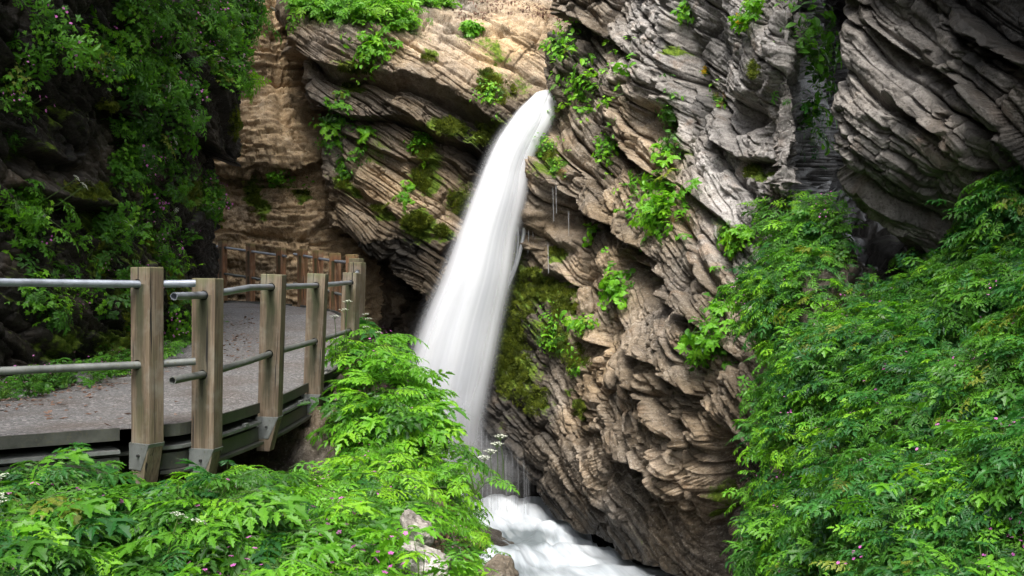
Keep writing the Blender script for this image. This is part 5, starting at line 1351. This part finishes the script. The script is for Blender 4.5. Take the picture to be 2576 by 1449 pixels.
stone('boulder', 'dark soaked boulder parting the stream below the fall', un(1215, 1358, 15.7), (0.62, 0.45, 0.14), 12, dict(wet_shade=0.85, moss=0.0), 0.34)
stone('boulder', 'mossy boulder standing in the dark hollow under the walkway', un(718, 1130, 9.0), (0.13, 0.15, 0.22), 11, dict(wet_shade=0.3, moss=0.22), 0.1)
stone('boulder', 'mossy block wedged below the soaked overhang right of the fall', un(1350, 615, 17.75), (0.32, 0.5, 0.15), 15, dict(wet_shade=0.4, gold=.3, moss=0.15), 0.2)
stone('boulder', 'rounded upright rock beside the mossy slope right of the fall', un(1478, 765, 15.6), (0.14, 0.2, 0.27), 17, dict(gold=.35, wet_shade=.1), -0.3)

# ------------------------------------------------------------------ loose cover: moss pile, leaf litter, grit
def moss_tuft(rnd, n, H, sp, mat):
    mb = MB()
    for k in range(n):
        a = rnd.uniform(0, 6.28); r = sp*math.sqrt(rnd.random()); b0 = np.array((r*math.cos(a), r*math.sin(a), -0.004)); d = np.array((rnd.gauss(0, .5), rnd.gauss(0, .5), 1.0)); d /= np.linalg.norm(d)
        u = np.cross(d, (rnd.random(), rnd.random(), .1)); u /= np.linalg.norm(u); h = H*rnd.uniform(.5, 1.1)*(1-0.5*(r/sp)**2)
        mb.add([b0-u*0.004, b0+u*0.004, b0+d*h*0.6+u*0.005, b0+d*h, b0+d*h*0.6-u*0.005], [(0, 1, 2, 3, 4)], np.eye(4), 0)
    return mb.build('moss_tuft', [mat])
MOSSM = leaf_material('moss', (.035, .050, .005), (.10, .135, .010), (.19, .225, .016), (1.0, 1.0, 1.0), 0.8)
MOSSP = protos('moss_proto', [moss_tuft(cr_, 60, 0.06, 0.09, MOSSM), moss_tuft(cr_, 50, 0.09, 0.07, MOSSM)])
NGM = gn_group(MOSSP)
def moss(name, wall, bl, smin, smax):
    P_, R_, S_, I_ = [], [], [], []
    for (cx, cy, rx, ry, n) in bl:
        for _ in range(n):
            a = vr.uniform(0, 2*PI); r = vr.random()**0.6
            p, nn = surf_at(wall, cx+r*rx*math.cos(a), cy+r*ry*math.sin(a))
            P_.append(p); R_.append(tuple(orient(nn, vr, 0.25, jit=0.15).to_euler())); S_.append(vr.uniform(smin, smax)); I_.append(vr.randrange(2))
    return scatter(name, P_, R_, S_, I_, NGM)
moss('moss_cover', K, [(900, 172, 46, 10, 40), (890, 215, 22, 10, 26), (1080, 148, 16, 8, 20), (1225, 205, 24, 30, 60), (1130, 318, 40, 20, 90), (1225, 335, 40, 26, 90), (1060, 372, 26, 26, 70), (1065, 445, 26, 34, 90), (860, 462, 14, 10, 24), (955, 525, 20, 8, 30), (1050, 558, 34, 20, 90), (1110, 580, 18, 12, 40), (1160, 500, 30, 40, 60), (1260, 230, 40, 30, 40)], 0.8, 1.5)
moss('moss_cover', C, [(1402, 634, 18, 9, 40), (1340, 690, 22, 12, 50), (1370, 730, 44, 24, 90), (1290, 745, 50, 80, 220), (1285, 900, 46, 100, 300), (1340, 1000, 40, 40, 80), (1420, 760, 40, 40, 80), (1450, 900, 30, 40, 50), (1395, 850, 34, 30, 70), (1300, 620, 24, 30, 50), (1462, 1030, 10, 16, 26), (1900, 175, 8, 16, 16), (1890, 430, 10, 12, 14), (1850, 605, 24, 18, 50), (1375, 385, 28, 20, 50)], 0.7, 1.3)
moss('moss_cover', 'left_cliff', [(220, 480, 60, 20, 60), (470, 480, 34, 34, 60), (270, 262, 26, 16, 30), (590, 310, 12, 40, 50), (260, 620, 12, 90, 70), (330, 770, 26, 90, 110), (440, 720, 24, 50, 60), (380, 600, 16, 34, 30), (560, 540, 8, 34, 20)], 0.35, 0.8)
moss('moss_cover', G_, [(640, 500, 12, 44, 40), (755, 485, 22, 7, 26), (690, 450, 30, 8, 20)], 0.7, 1.2)

LITP = protos('litter_proto', [one(lambda mb: leaflet(mb, RX(vr.uniform(-.2, .2)), 0.07, 0.045, 1, 0.9, vr.uniform(-.6, .6), vr.uniform(-.5, .5)), [DEADM], 'fallen_leaf') for _ in range(4)])
NGL = gn_group(LITP)
def litter(name, wall, bl, smin, smax, lift=0.008):
    P_, R_, S_, I_ = [], [], [], []
    for (cx, cy, rx, ry, n, ang) in bl:
        ca, sa = math.cos(math.radians(ang)), math.sin(math.radians(ang))
        for _ in range(n):
            a = vr.uniform(0, 2*PI); r = vr.random()**0.6; u, v = r*rx*math.cos(a), r*ry*math.sin(a)
            p, nn = surf_at(wall, cx+u*ca-v*sa, cy+u*sa+v*ca)
            P_.append(p+nn*lift); R_.append(tuple(orient(nn, vr, 0.1, jit=0.14).to_euler())); S_.append(vr.uniform(smin, smax)); I_.append(vr.randrange(4))
    return scatter(name, P_, R_, S_, I_, NGL)
litter('fallen_leaves', 'path', [(120, 1000, 180, 24, 90, -8), (330, 945, 170, 24, 90, -12), (600, 860, 50, 60, 110, 0), (250, 1040, 260, 40, 26, 0), (620, 800, 30, 20, 30, 0)], 0.5, 1.0)
litter('fallen_leaves', K, [(1290, 8, 150, 22, 300, 6), (1190, 34, 60, 18, 90, 0), (1380, 36, 60, 14, 120, 0)], 0.7, 1.4)
litter('fallen_leaves', 'bank_ground', [(1120, 1390, 70, 60, 260, 0), (1180, 1330, 50, 60, 120, 0)], 0.35, 0.8)
